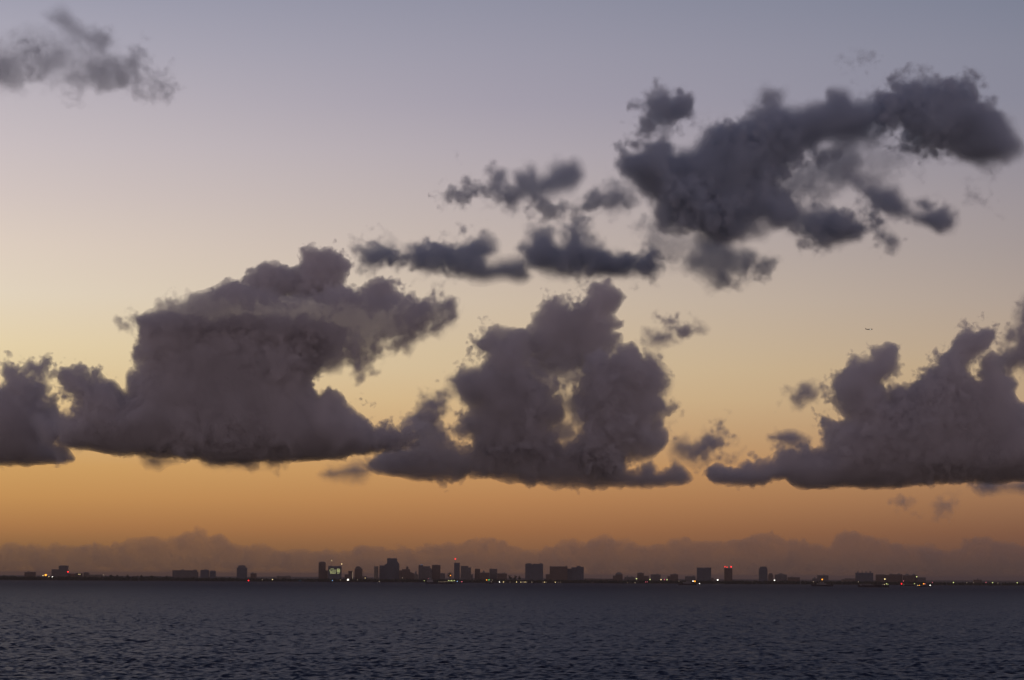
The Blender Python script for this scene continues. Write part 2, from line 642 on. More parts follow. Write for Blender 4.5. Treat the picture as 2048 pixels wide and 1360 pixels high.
mid_cloud = cloud('cumulus_cloud', 'cumulus', [[
    (755, 943), (736, 932), (749, 915), (772, 905), (813, 900), (836, 878), (857, 872), (874, 860), (894, 870), (906, 893), (931, 896), (960, 888), (1000, 890), (1100, 885), (1200, 893), (1252, 905),
    (1252, 940), (1276, 947), (1283, 931), (1300, 926), (1314, 946), (1330, 942), (1347, 928), (1364, 941), (1378, 956), (1366, 968), (1297, 974), (1229, 974), (1161, 972), (1060, 966), (1002, 956),
    (945, 949), (918, 959), (884, 960), (823, 953)]], 21500, 31,
    'tall ragged cumulus in the middle with a bright gap between its two towers', group=G_CU, base_v=972, R=50, bias=3.0, dens=(0.030, 0.018, 0.012))
cloud('tower', 'cumulus', [[
    (1056, 657), (1012, 665), (985, 677), (967, 692), (975, 709), (958, 729), (958, 743), (931, 753), (921, 743), (897, 757), (914, 777), (924, 800), (948, 811), (945, 824), (928, 838), (924, 858), (946, 871), (948, 892),
    (960, 905), (1000, 925), (1100, 925), (1112, 905), (1116, 870), (1108, 850), (1124, 830), (1117, 792), (1106, 770), (1094, 752), (1075, 735), (1064, 700)]], 21400, 37, parent=mid_cloud, R=60, dens=(0.032, 0.018, 0.012), amp=(5.0, 7.0, 7.0, 6.4, 4.8))
cloud('tower', 'cumulus', [[
    (1163, 735), (1174, 707), (1200, 697), (1222, 707), (1243, 689), (1263, 676), (1281, 691), (1290, 714), (1308, 722), (1314, 743), (1320, 765), (1316, 790), (1334, 807), (1336, 822), (1320, 831), (1308, 854), (1317, 868), (1337, 870),
    (1341, 882), (1327, 895), (1307, 905), (1276, 909), (1250, 915), (1240, 930), (1180, 930), (1152, 905), (1158, 862), (1168, 840), (1150, 805), (1152, 772)]], 21300, 38, parent=mid_cloud, R=60, dens=(0.034, 0.020, 0.014), amp=(5.0, 7.0, 7.0, 6.4, 4.8))
cloud('crown', 'cumulus', [[
    (1050, 690), (1056, 657), (1067, 628), (1087, 611), (1101, 599), (1134, 609), (1148, 604), (1168, 594), (1175, 577), (1185, 565), (1216, 561), (1219, 574), (1246, 584), (1254, 594), (1243, 611), (1222, 623), (1206, 629), (1229, 638),
    (1248, 641), (1246, 655), (1229, 662), (1244, 667), (1236, 689), (1222, 706), (1200, 722), (1170, 738), (1130, 747), (1095, 750), (1066, 738)]], 21550, 39, parent=mid_cloud, R=46, dens=(0.030, 0.018, 0.012), bias=3.0, amp=(4.0, 5.5, 6.5, 6.0, 4.6))
cloud('fringe', 'thin', [[(1288, 702), (1318, 722), (1336, 758), (1334, 798), (1352, 807), (1348, 832), (1322, 850), (1300, 800), (1290, 750)]], 21350, 40, parent=mid_cloud, dens=(0.004, 0.008, 0.012, 0.016, 0.02), bias=4.0)
cloud('fringe', 'thin', [[(898, 757), (925, 742), (960, 745), (960, 800), (945, 860), (925, 858), (905, 880), (912, 850), (930, 815), (910, 790)]], 21450, 49, parent=mid_cloud, dens=(0.004, 0.008, 0.012, 0.016, 0.02), bias=1.0)
cloud('fringe', 'thin', [[(1118, 800), (1160, 780), (1172, 840), (1160, 880), (1120, 880), (1112, 850), (1128, 830)]], 21500, 50, parent=mid_cloud, dens=(0.004, 0.008, 0.012, 0.016, 0.02), bias=5.0)
cloud('cloud_scrap', 'veil', [[(1085, 735), (1145, 730), (1150, 790), (1140, 840), (1110, 845), (1085, 780)]], 21400, 36,
      'thin torn vapour across the bright gap in the central cumulus', group=G_CU, dens=(0.003, 0.006, 0.009), bias=-3.0)
cloud('cloud_scrap', 'thin', [[(836, 838), (852, 818), (854, 800), (880, 793), (894, 800), (890, 816), (872, 830), (858, 845), (840, 845)]], 21300, 32,
      'small torn cloud scrap between the two biggest cumulus clouds', group=G_CU, dens=(0.0064, 0.0088, 0.02, 0.03, 0.03))
cloud('cloud_scrap', 'thin', [[(636, 950), (660, 942), (690, 930), (712, 924), (735, 930), (748, 945), (735, 955), (700, 956), (660, 956)]], 21800, 33,
      'thin brown wisp hanging under the dark flat cloud base', group=G_CU)
cloud('cloud_scrap', 'thin', [[(1341, 882), (1354, 875), (1381, 868), (1398, 880), (1418, 860), (1439, 847), (1448, 860), (1463, 888), (1445, 900), (1425, 906), (1418, 922), (1385, 928), (1356, 918), (1343, 902)]],
      21200, 34, 'broken grey cloud tuft just right of the central cumulus', group=G_CU, dens=(0.0048, 0.0066, 0.013, 0.02, 0.03))
cloud('cloud_scrap', 'thin', [[(1288, 655), (1300, 662), (1330, 662), (1348, 666), (1346, 680), (1320, 692), (1300, 690)], [(1345, 668), (1380, 657), (1400, 651), (1408, 660), (1396, 664), (1360, 670)]],
      21200, 35, 'little wisp with a thread trailing right, beside the top of the central cumulus', group=G_CU, dens=(0.0048, 0.0066, 0.013, 0.02, 0.02))

cloud('cumulus_cloud', 'cumulus', [[
    (1416, 939), (1432, 931), (1455, 933), (1468, 937), (1494, 929), (1519, 939), (1555, 927), (1568, 904), (1597, 904), (1613, 891), (1626, 904), (1649, 900), (1649, 881), (1646, 861), (1642, 839), (1652, 832),
    (1668, 845), (1691, 839), (1681, 823), (1681, 803), (1668, 787), (1665, 771), (1675, 748), (1694, 735), (1700, 722), (1720, 726), (1749, 719), (1747, 703), (1765, 703), (1778, 695), (1793, 698), (1790, 719),
    (1785, 742), (1775, 758), (1760, 764), (1772, 781), (1775, 790), (1778, 774), (1794, 771), (1827, 782), (1840, 761), (1856, 745), (1869, 732), (1875, 706), (1898, 700), (1904, 683), (1933, 666), (1946, 674),
    (1972, 661), (1982, 664), (1979, 690), (1959, 709), (1940, 722), (1930, 745), (1956, 759), (1963, 735), (1969, 719), (1985, 708), (2005, 719), (2011, 748), (2027, 755), (2032, 768), (2027, 781), (2037, 803),
    (2060, 815), (2110, 830), (2110, 962), (2048, 962), (1956, 963), (1875, 968), (1713, 973), (1616, 975), (1584, 968), (1571, 958), (1545, 958), (1529, 969), (1455, 968), (1426, 962), (1416, 952)]], 21000, 41,
    'broad cumulus with several cauliflower towers, at the right side of the view', group=G_CU, base_v=972, bias=2.5, dens=(0.036, 0.018, 0.012))
cloud('cloud_scrap', 'thin', [[(1545, 874), (1555, 868), (1580, 865), (1605, 870), (1615, 878), (1600, 885), (1570, 886)]], 20800, 42, 'small dark oval cloud left of the right-hand cumulus', group=G_CU, dens=(0.0064, 0.0088, 0.02, 0.03, 0.04))
cloud('cloud_scrap', 'thin', [[(1580, 800), (1590, 780), (1608, 771), (1636, 780), (1630, 790), (1612, 796), (1604, 810), (1590, 812)]], 20800, 43, 'faint round wisp with a hollow middle near the right-hand cumulus', group=G_CU,
      dens=(0.0048, 0.0066, 0.012, 0.015, 0.02))
cloud('cloud_scrap', 'thin', [[(1950, 975), (1985, 962), (2040, 962), (2110, 960), (2110, 982), (2010, 982)]], 22500, 44, 'low strip of cloud under the base of the right-hand cumulus', group=G_CU, dens=(0.0064, 0.0088, 0.015, 0.02, 0.02))
cloud('cumulus_cloud', 'fractus', [[(2052, 596), (2036, 622), (2030, 648), (2012, 690), (2006, 718), (2020, 735), (2048, 740), (2120, 720), (2120, 590)]], 19000, 45,
      'soft grey cloud cut by the right edge above the cumulus towers', group=G_CU)

# higher, nearer, softer clouds
cloud('fractus_cloud', 'fractus', [[
    (1246, 337), (1252, 315), (1285, 308), (1301, 292), (1324, 280), (1335, 289), (1353, 308), (1362, 300), (1388, 292), (1414, 273), (1430, 250), (1450, 237), (1479, 237), (1505, 218), (1520, 208),
    (1523, 180), (1540, 170), (1563, 176), (1572, 205), (1590, 207), (1615, 206), (1657, 222), (1664, 192), (1689, 187), (1706, 203), (1741, 190), (1767, 180), (1790, 166), (1816, 167), (1845, 174), (1854, 158),
    (1884, 156), (1916, 162), (1958, 171), (1968, 190), (1995, 216), (2022, 235), (2036, 261), (2034, 294), (2010, 322), (1971, 328), (1932, 319), (1893, 306), (1841, 300), (1799, 270), (1754, 274), (1706, 284),
    (1667, 296), (1634, 310), (1600, 330), (1578, 355), (1566, 378), (1600, 386), (1640, 405), (1665, 415), (1690, 440), (1725, 455), (1722, 478), (1680, 489), (1641, 492), (1602, 481), (1565, 462), (1535, 458), (1511, 476), (1479, 483),
    (1414, 476), (1349, 467), (1317, 450), (1301, 415), (1291, 386), (1272, 363), (1249, 347)]], 15000, 51,
    'largest dark ragged cloud, arching across the upper right of the sky', group=G_FR, R=60)
cloud('fractus_cloud', 'thin', [[
    (1696, 352), (1715, 352), (1741, 368), (1767, 374), (1793, 371), (1806, 397), (1829, 420), (1858, 429), (1871, 428), (1887, 424), (1894, 446), (1877, 460), (1858, 448), (1829, 449), (1799, 435), (1770, 420),
    (1750, 430), (1770, 452), (1793, 481), (1780, 497), (1754, 484), (1741, 465), (1700, 468), (1675, 455), (1690, 440), (1735, 439), (1745, 420), (1722, 397), (1706, 378)],
    [(1825, 402), (1845, 398), (1862, 408), (1858, 415), (1835, 412)]], 15000, 52, 'string of torn cloud tufts under the arch of the largest ragged cloud', group=G_FR, dens=(0.004, 0.008, 0.016, 0.025, 0.03), bias=5.0)
cloud('fractus_cloud', 'thin', [[(1548, 385), (1580, 330), (1640, 306), (1705, 296), (1730, 325), (1690, 372), (1655, 405), (1600, 402)]], 15150, 66,
      'torn half-transparent patch filling the hollow beside the body of the arched cloud', group=G_FR, dens=(0.002, 0.004, 0.006, 0.006, 0.006), bias=4.0)
cloud('fractus_cloud', 'veil', [[(1560, 370), (1600, 330), (1670, 298), (1750, 282), (1830, 296), (1860, 320), (1800, 345), (1720, 350), (1640, 372), (1600, 400)]], 15300, 53,
      'thin see-through veil of cloud in the hollow of the arched cloud', group=G_FR, dens=(0.0015, 0.0025, 0.003), bias=4.0)
cloud('fractus_cloud', 'thin', [[(1260, 283), (1273, 240), (1280, 215), (1290, 193), (1310, 187), (1340, 203), (1362, 198), (1381, 205), (1378, 226), (1355, 242), (1330, 260), (1300, 274), (1275, 280)]], 14800, 254,
      'small lone dark cloud above the left end of the arched cloud', group=G_FR, R=38, bias=1.0, dens=(0.004, 0.008, 0.014, 0.02, 0.025))
cloud('fractus_cloud', 'thin', [[
    (890, 392), (912, 382), (939, 377), (966, 367), (986, 346), (1000, 346), (1012, 370), (1021, 376), (1033, 373), (1036, 354), (1057, 354), (1063, 339), (1075, 354), (1097, 348), (1106, 335), (1148, 331), (1162, 351),
    (1148, 366), (1121, 374), (1091, 393), (1075, 413), (1057, 406), (1021, 406), (991, 399), (942, 399), (912, 396)]], 15200, 55,
    'thin ragged cloud streak pointing left, upper of the middle streaks', group=G_FR, dens=(0.004, 0.0055, 0.01, 0.015, 0.02))
cloud('fractus_cloud', 'thin', [[(1063, 413), (1124, 412), (1166, 404), (1190, 385), (1212, 365), (1233, 365), (1257, 380), (1268, 403), (1257, 420), (1184, 421), (1109, 421)]], 15200, 56,
      'faint low cloud streak touching the left flank of the arched cloud', group=G_FR, dens=(0.0032, 0.0044, 0.008, 0.012, 0.015))
cloud('fractus_cloud', 'thin', [[
    (714, 505), (728, 492), (751, 480), (782, 484), (796, 503), (815, 500), (857, 494), (894, 482), (930, 474), (951, 480), (972, 488), (985, 500), (970, 514), (975, 530), (1003, 524), (1045, 528),
    (1050, 551), (1003, 556), (942, 557), (912, 550), (870, 535), (821, 528), (776, 526), (740, 538), (720, 530)]], 15500, 57,
    'long dark ragged streak above the huge cumulus turrets', group=G_FR, dens=(0.0048, 0.0066, 0.012, 0.02, 0.03))
cloud('fractus_cloud', 'fractus', [[
    (1040, 502), (1062, 488), (1073, 470), (1097, 466), (1118, 486), (1130, 468), (1151, 461), (1181, 480), (1209, 497), (1227, 504), (1245, 498), (1281, 501), (1288, 515), (1318, 528), (1295, 544), (1260, 558), (1184, 558),
    (1124, 552), (1078, 547), (1051, 526)]], 15500, 58, 'dark flat-bottomed streak just above the central cumulus peak', group=G_FR)
cloud('fractus_cloud', 'thin', [[(1355, 515), (1385, 494), (1400, 476), (1440, 470), (1470, 492), (1500, 503), (1532, 513), (1547, 525), (1532, 547), (1510, 560), (1470, 556), (1430, 561), (1405, 557), (1380, 547), (1368, 527)]], 15300, 59,
      'ragged patch of cloud hanging below the largest ragged cloud', group=G_FR, bias=5.0, dens=(0.004, 0.006, 0.009, 0.013, 0.018))
cloud('fractus_cloud', 'veil', [[(1280, 450), (1320, 455), (1390, 470), (1420, 490), (1390, 520), (1340, 530), (1300, 515), (1290, 480)]], 15500, 60, 'faint tattered veil between the dark streak and the largest ragged cloud', group=G_FR)
cloud('fractus_cloud', 'thin', [[(-60, 100), (20, 100), (70, 95), (110, 103), (130, 110), (127, 135), (92, 152), (60, 165), (20, 174), (-60, 180)]], 14000, 61,
      'soft mauve cloud cut by the upper left edge', group=G_FR, R=34, bias=4.0, dens=(0.0016, 0.0024, 0.003, 0.0036, 0.0042))
cloud('fractus_cloud', 'thin', [[
    (90, 32), (130, 26), (152, 48), (190, 60), (214, 66), (224, 103), (250, 118), (275, 105), (282, 140), (300, 156), (328, 152), (344, 170), (330, 184), (290, 178), (260, 172), (215, 180), (160, 178), (118, 165), (150, 142), (185, 127), (192, 108), (172, 90), (150, 77), (120, 50), (97, 42)]], 14000, 62,
      'soft mauve hook-shaped cloud wisp near the upper left corner', group=G_FR, R=34, bias=4.0, dens=(0.0016, 0.0024, 0.003, 0.0036, 0.0042))
cloud('cloud_scrap', 'veil', [[(1694, 128), (1710, 112), (1728, 103), (1732, 110), (1722, 125), (1705, 134)]], 14500, 64, 'tiny faint wisp alone in the sky above the arched cloud', group=G_FR, dens=(0.004, 0.006, 0.006), bias=-2.0)
cloud('cloud_scrap', 'veil', [[(1942, 372), (1956, 385), (1980, 395), (1992, 420), (2006, 440), (1990, 440), (1968, 418), (1945, 395)]], 14500, 65, 'faint wisp below the right end of the arched cloud', group=G_FR, dens=(0.004, 0.006, 0.006), bias=-2.0)

bank = [(-120, 1100), (0, 1100), (45, 1090), (60, 1085), (75, 1092), (110, 1090), (180, 1090), (215, 1088), (245, 1082), (270, 1073), (290, 1070), (315, 1071), (325, 1077), (355, 1075), (365, 1065), (380, 1059),
        (400, 1058), (412, 1063), (420, 1073), (440, 1073), (455, 1080), (465, 1088), (500, 1093), (560, 1099), (640, 1104), (700, 1099), (735, 1088), (750, 1091), (780, 1096), (830, 1098), (850, 1090),
        (870, 1086), (910, 1088), (925, 1085), (940, 1080), (955, 1075), (975, 1079), (1010, 1080), (1018, 1090), (1040, 1095), (1075, 1103), (1105, 1095), (1125, 1085), (1170, 1082), (1200, 1075), (1220, 1075),
        (1265, 1080), (1275, 1090), (1330, 1090), (1340, 1078), (1370, 1073), (1395, 1082), (1440, 1080), (1490, 1077), (1530, 1065), (1545, 1063), (1560, 1070), (1580, 1080), (1610, 1076), (1622, 1090),
        (1660, 1090), (1668, 1070), (1690, 1062), (1710, 1066), (1735, 1068), (1760, 1075), (1800, 1088), (1850, 1097), (1900, 1105), (1920, 1095), (1930, 1080), (1950, 1071), (1970, 1077), (2010, 1082),
        (2048, 1090), (2170, 1095), (2170, 1148), (-120, 1137)]
cloud('cloud_scrap', 'veil', [[(-40, 60), (60, 62), (110, 75), (170, 90), (205, 130), (180, 165), (120, 175), (60, 170), (-40, 185)]], 14200, 67,
      'faint veil joining the two soft mauve clouds of the upper left corner', group=G_FR, dens=(0.0015, 0.002, 0.002))
cloud('cloud_scrap', 'veil', [[(243, 654), (256, 648), (272, 644), (272, 654), (256, 657)]], 20000, 46, 'tiny streak touching the upper left shoulder of the huge dark cumulus', group=G_CU, dens=(0.008, 0.012, 0.014))
cloud('cloud_scrap', 'veil', [[(1872, 1008), (1885, 1004), (1902, 1007), (1898, 1013), (1880, 1013)]], 23000, 47, 'tiny dark streak alone in the orange sky under the right-hand cumulus', group=G_CU, dens=(0.006, 0.008, 0.008))
cloud('cloud_scrap', 'veil', [[(1786, 1005), (1797, 1002), (1812, 1005), (1800, 1009)]], 23000, 48, 'faintest speck of cloud in the orange sky, left of the tiny dark streak', group=G_CU, dens=(0.004, 0.006, 0.006))
bk = cloud('distant_clouds', 'shelf', [bank], 60000, 74, R=14, amp=(2.0, 2.6, 1.6, 0.8), bias=0.0, periods=(30, 15, 7.5, 4.5), billow=0.9, iso=(-1.0, 3.0), dens=(0.014, 0.006), col=(0.92, 0.82, 0.75), kd=1.2)  # warm col paints in the reddening by far hazy air
tag(bk, 'hazy low bank of far clouds with knobbly tops behind the skyline', None, None, 'stuff')
# ------------------------------------------------------------------ sea
def wave_field(n=1024, dx=1.0, seed=5, rms=0.16, Lp=11.0):
    rng = np.random.default_rng(seed)
    k = np.fft.fftfreq(n, dx) * 2 * np.pi
    KX, KY = np.meshgrid(k, k, indexing='ij')
    K = np.sqrt(KX ** 2 + KY ** 2)
    K[0, 0] = 1
    kp = 2 * np.pi / Lp
    th = np.arctan2(KY, KX)
    sp = 0.35 + np.cos(th - math.radians(70)) ** 2
    S = np.exp(-1.0 * (kp / K) ** 2) / K ** 3.6 * sp
    S[0, 0] = 0
    A = np.sqrt(S) * (rng.normal(size=K.shape) + 1j * rng.normal(size=K.shape))
    z = np.fft.ifft2(A).real
    return (z / z.std() * rms).astype(np.float32)


def sea_material():
    m = bpy.data.materials.new('sea_water')
    m.use_nodes = True
    t = m.node_tree
    b = t.nodes['Principled BSDF']
    b.inputs['Base Color'].default_value = (0.010, 0.017, 0.042, 1)
    b.inputs['IOR'].default_value = 1.33
    b.inputs['Specular Tint'].default_value = (0.56, 0.71, 1.0, 1)
    b.inputs['Roughness'].default_value = 0.28
    b.inputs['Specular IOR Level'].default_value = 0.066
    geo = t.nodes.new('ShaderNodeNewGeometry')
    sp_ = t.nodes.new('ShaderNodeSeparateXYZ')          # farther out the chop is finer than the sheet's mesh: rougher there
    t.links.new(geo.outputs['Position'], sp_.inputs[0])
    rg_ = t.nodes.new('ShaderNodeMapRange')
    rg_.inputs['From Min'].default_value = 700
    rg_.inputs['From Max'].default_value = 6000
    rg_.inputs['To Min'].default_value = 0.30
    rg_.inputs['To Max'].default_value = 0.52
    t.links.new(sp_.outputs['Y'], rg_.inputs['Value'])
    t.links.new(rg_.outputs[0], b.inputs['Roughness'])
    mp = t.nodes.new('ShaderNodeMapping')
    t.links.new(geo.outputs['Position'], mp.inputs['Vector'])
    n1 = t.nodes.new('ShaderNodeTexNoise')
    n1.inputs['Scale'].default_value = 0.55
    n1.inputs['Detail'].default_value = 4
    t.links.new(mp.outputs[0], n1.inputs['Vector'])
    n2 = t.nodes.new('ShaderNodeTexNoise')
    n2.inputs['Scale'].default_value = 0.02
    n2.inputs['Detail'].default_value = 6
    t.links.new(mp.outputs[0], n2.inputs['Vector'])
    bp = t.nodes.new('ShaderNodeBump')
    bp.inputs['Strength'].default_value = 0.8
    bp.inputs['Distance'].default_value = 0.35
    t.links.new(n1.outputs['Fac'], bp.inputs['Height'])
    bp2 = t.nodes.new('ShaderNodeBump')
    bp2.inputs['Strength'].default_value = 0.5
    bp2.inputs['Distance'].default_value = 3.0
    t.links.new(n2.outputs['Fac'], bp2.inputs['Height'])
    t.links.new(bp.outputs[0], bp2.inputs['Normal'])
    t.links.new(bp2.outputs[0], b.inputs['Normal'])
    return m


def sample(z, X, Y):
    n = z.shape[0]
    xi, yi = np.floor(X).astype(int), np.floor(Y).astype(int)
    fx, fy = (X - xi).astype(np.float32), (Y - yi).astype(np.float32)
    a, b = xi % n, (xi + 1) % n
    c, d = yi % n, (yi + 1) % n
    return (z[a, c] * (1 - fx) + z[b, c] * fx) * (1 - fy) + (z[a, d] * (1 - fx) + z[b, d] * fx) * fy


def build_sea():
    """one sheet: fine waves in a wide wedge before the ship, plain water all round to the horizon"""
    ys = [470.0]
    while ys[-1] < 9300:
        ys.append(ys[-1] + max(1.0, ys[-1] * 0.0014))
    ys = np.array(ys)
    t = np.linspace(-0.235, 0.235, 760)
    X = t[:, None] * ys[None, :]
    Y = np.repeat(ys[None, :], len(t), 0)
    z = sample(wave_field(rms=0.115, Lp=4.2), X, Y) + sample(wave_field(seed=8, rms=0.10, Lp=10), X * 0.83 + Y * 0.31 + 300, Y * 0.83 - X * 0.31)
    nx, ny = z.shape
    gx, gy = np.arange(nx), np.arange(ny)
    ed = np.minimum(np.minimum(gx, nx - 1 - gx)[:, None], np.minimum(gy, ny - 1 - gy)[None, :])
    z = z * np.clip(ed / 20.0, 0, 1)
    V = np.stack([X.ravel(), Y.ravel(), z.ravel()], 1).astype(np.float32)
    idx = np.arange(nx * ny).reshape(nx, ny)
    Q = np.stack([idx[:-1, :-1].ravel(), idx[1:, :-1].ravel(), idx[1:, 1:].ravel(), idx[:-1, 1:].ravel()], 1)
    FAR, XW = 80000.0, 40000.0
    y0, y1 = ys[0], ys[-1]
    a0, a1 = 0.235 * y0, 0.235 * y1
    off = len(V)
    ext = [(-XW, -3000, 0), (XW, -3000, 0), (XW, y0, 0), (-XW, y0, 0),
           (-XW, y0, 0), (-a0, y0, 0), (-a1, y1, 0), (-XW, y1, 0),
           (a0, y0, 0), (XW, y0, 0), (XW, y1, 0), (a1, y1, 0),
           (-XW, y1, 0), (XW, y1, 0), (XW, FAR, 0), (-XW, FAR, 0)]
    V = np.concatenate([V, np.array(ext, np.float32)])
    Q = np.concatenate([Q, off + np.arange(16).reshape(4, 4)])
    o = mesh_np('sea', V, Q, sea_material())
    return tag(o, None, None, None, 'structure')


sea = build_sea()


# ------------------------------------------------------------------ sea air: one closed box of thin even haze
hz = MB().box(-41000, 41000, -3100, 81000, -9, 92).build('haze', None)
hm = bpy.data.materials.new('sea_haze')
hm.use_nodes = True
for n_ in list(hm.node_tree.nodes):
    hm.node_tree.nodes.remove(n_)
ho = hm.node_tree.nodes.new('ShaderNodeOutputMaterial')
hv = hm.node_tree.nodes.new('ShaderNodeVolumePrincipled')
hv.inputs['Color'].default_value = (0.64, 0.53, 0.50, 1)
hv.inputs['Density'].default_value = 2.4e-5
hm.node_tree.links.new(hv.outputs[0], ho.inputs['Volume'])
hm.cycles.homogeneous_volume = True
hz.data.materials.append(hm)
tag(hz, None, None, None, 'stuff')
# ------------------------------------------------------------------ the far shore
DS = 10560.0
GZ = 2.5
M_land = mat('shore_ground', (0.07, 0.065, 0.05), 0.9, 0.2, 0.4, 0.02)
M_leaf = mat('dark_foliage', (0.045, 0.06, 0.03), 0.8, 0.2, 0.4, 0.15)
M_bark = mat('bark', (0.10, 0.08, 0.06), 0.9, 0.2)
M_conc = mat('roof_concrete', (0.26, 0.25, 0.24), 0.85, 0.2, 0.2, 0.3)
M_steel = mat('grey_steel', (0.18, 0.18, 0.19), 0.5, 0.5)
M_hull = mat('dark_hull_paint', (0.03, 0.032, 0.045), 0.5, 0.4, 0.2, 0.3)
M_cabin = mat('cabin_paint', (0.25, 0.25, 0.26), 0.5, 0.4)
M_glass = mat('cabin_glass', (0.01, 0.012, 0.015), 0.15, 0.5)
M_plane = mat('aircraft_paint', (0.16, 0.15, 0.17), 0.4, 0.5)
FAC = [facade_mat('facade_tan', (0.30, 0.26, 0.22)), facade_mat('facade_grey', (0.24, 0.23, 0.23)), facade_mat('facade_brown', (0.22, 0.17, 0.14)),
       facade_mat('facade_blue_grey', (0.18, 0.20, 0.24), 3.6, 3.0), facade_mat('facade_cream', (0.34, 0.31, 0.26), 3.3, 5.0)]
LM = {
    'white': emit_mat('lamp_white', (255, 248, 235), 3.2), 'warm': emit_mat('lamp_warm', (255, 225, 160), 1.8), 'orange': emit_mat('lamp_orange', (255, 160, 50), 3.0),
    'red': emit_mat('lamp_red', (255, 40, 45), 3.2), 'green': emit_mat('lamp_green', (120, 255, 130), 1.2), 'pink': emit_mat('lamp_pink', (255, 120, 140), 1.1),
    'lime': emit_mat('lamp_lime', (240, 250, 160), 1.25), 'blue': emit_mat('lamp_blue', (150, 200, 255), 1.4), 'dim': emit_mat('lamp_dim', (255, 225, 190), 0.42),
    'window': emit_mat('lit_window', (226, 228, 165), 0.42), 'window_bright': emit_mat('lit_window_bright', (234, 238, 160), 0.72),
}
rnd = random.Random(4)


def build_shore():
    m = MB()
    xs = np.concatenate([np.linspace(-39000, -9000, 20, endpoint=False), np.linspace(-9000, 9000, 321), np.linspace(39000, 9000, 20, endpoint=False)[::-1]])
    rows = []
    r = np.random.default_rng(3)
    jit = np.convolve(r.normal(size=365), np.ones(5) / 5, 'valid') * 14
    for k, (dy, z) in enumerate(((0, -1.0), (10, 0.9), (35, 1.9), (80, GZ), (900, 3.2), (4000, 4.0), (20000, 9.0), (60000, 12.0))):
        rows.append([(x, DS + dy + (jit[i] if k < 4 else 0), z) for i, x in enumerate(xs)])
    for rw in rows:
        m.v += rw
    n = len(xs)
    for k in range(len(rows) - 1):
        m.f += [(k * n + i, k * n + i + 1, (k + 1) * n + i + 1, (k + 1) * n + i) for i in range(n - 1)]
    return tag(m.build('shore', M_land), kind='structure')


build_shore()


def clump(m, c, r, n, size):
    """leaf sprays through a ball"""
    for _ in range(n):
        d = Vector((rnd.gauss(0, 1), rnd.gauss(0, 1), rnd.gauss(0, 1))).normalized() * r * (rnd.random() ** 0.4)
        p = Vector(c) + Vector((d.x, d.y, d.z * 0.8))
        a = Vector((rnd.gauss(0, 1), rnd.gauss(0, 1), rnd.gauss(0, 1))).normalized()
        b = a.orthogonal().normalized()
        a, b = a * size * rnd.uniform(0.6, 1.3), b * size * rnd.uniform(0.5, 1.0)
        i = len(m.v)
        m.v += [tuple(p - a), tuple(p + b), tuple(p + a), tuple(p - b)]
        m.f.append((i, i + 1, i + 2, i + 3))


def tree_height(px):
    base = 13.5
    if px < 30: base = 19
    elif px < 205: base = 16
    elif px < 345: base = 19
    elif px < 480: base = 15
    elif px > 1850: base = 12
    elif px > 1150: base = 14.5
    return base


def build_treeline():
    m = MB()
    x = -2300.0
    while x < 2300:
        px = W / 2 + x * FP / DS
        hgt = tree_height(px) * rnd.uniform(0.72, 1.08)
        y = DS + rnd.uniform(26, 60)
        rr = hgt * rnd.uniform(0.30, 0.42)
        clump(m, (x, y, 1.5 + hgt - rr), rr, 34, 1.3)
        clump(m, (x + rnd.uniform(-3, 3), y - 3, 1.5 + hgt * 0.42), hgt * 0.42, 40, 1.7)
        clump(m, (x + rnd.uniform(-4, 4), y - 8, 1.5 + hgt * 0.2), hgt * 0.3, 26, 1.7)
        x += rnd.uniform(3.0, 6.5)
    o = m.build('treeline', M_leaf)
    return tag(o, 'unbroken dark line of trees and scrub along the far shore', None, None, 'stuff')


build_treeline()


def tree(px, top, wpx, label, dD=45):
    D = DS + dD
    s = D / FP
    p = at(px, top, D)
    hgt = p.z - 1.8
    r = wpx * s / 2
    t = empty('shore_tree', (p.x, D, 1.8))
    tag(t, label, 'tree', 'tall trees on the shore')
    tk = MB()
    tk.tube((0, 0, -0.5), (0.3, 0, hgt * 0.55), 0.6, 0.35)
    for a in range(4):
        an = a * 1.6 + rnd.random()
        tk.tube((0.2, 0, hgt * (0.35 + 0.06 * a)), (math.cos(an) * r * 0.6, math.sin(an) * r * 0.6, hgt * 0.72), 0.28, 0.1, 6)
    tk.build('trunk', M_bark, t)
    cr = MB()
    for _ in range(9):
        an, q = rnd.uniform(0, 6.28), rnd.uniform(0, 0.62)
        clump(cr, (math.cos(an) * r * q, math.sin(an) * r * q, hgt * rnd.uniform(0.45, 0.80)), r * 0.45, 46, 0.9)
    clump(cr, (0, 0, hgt * 0.86), min(r * 0.5, hgt * 0.15), 40, 0.8)
    cr.build('crown', M_leaf, t)
    return t


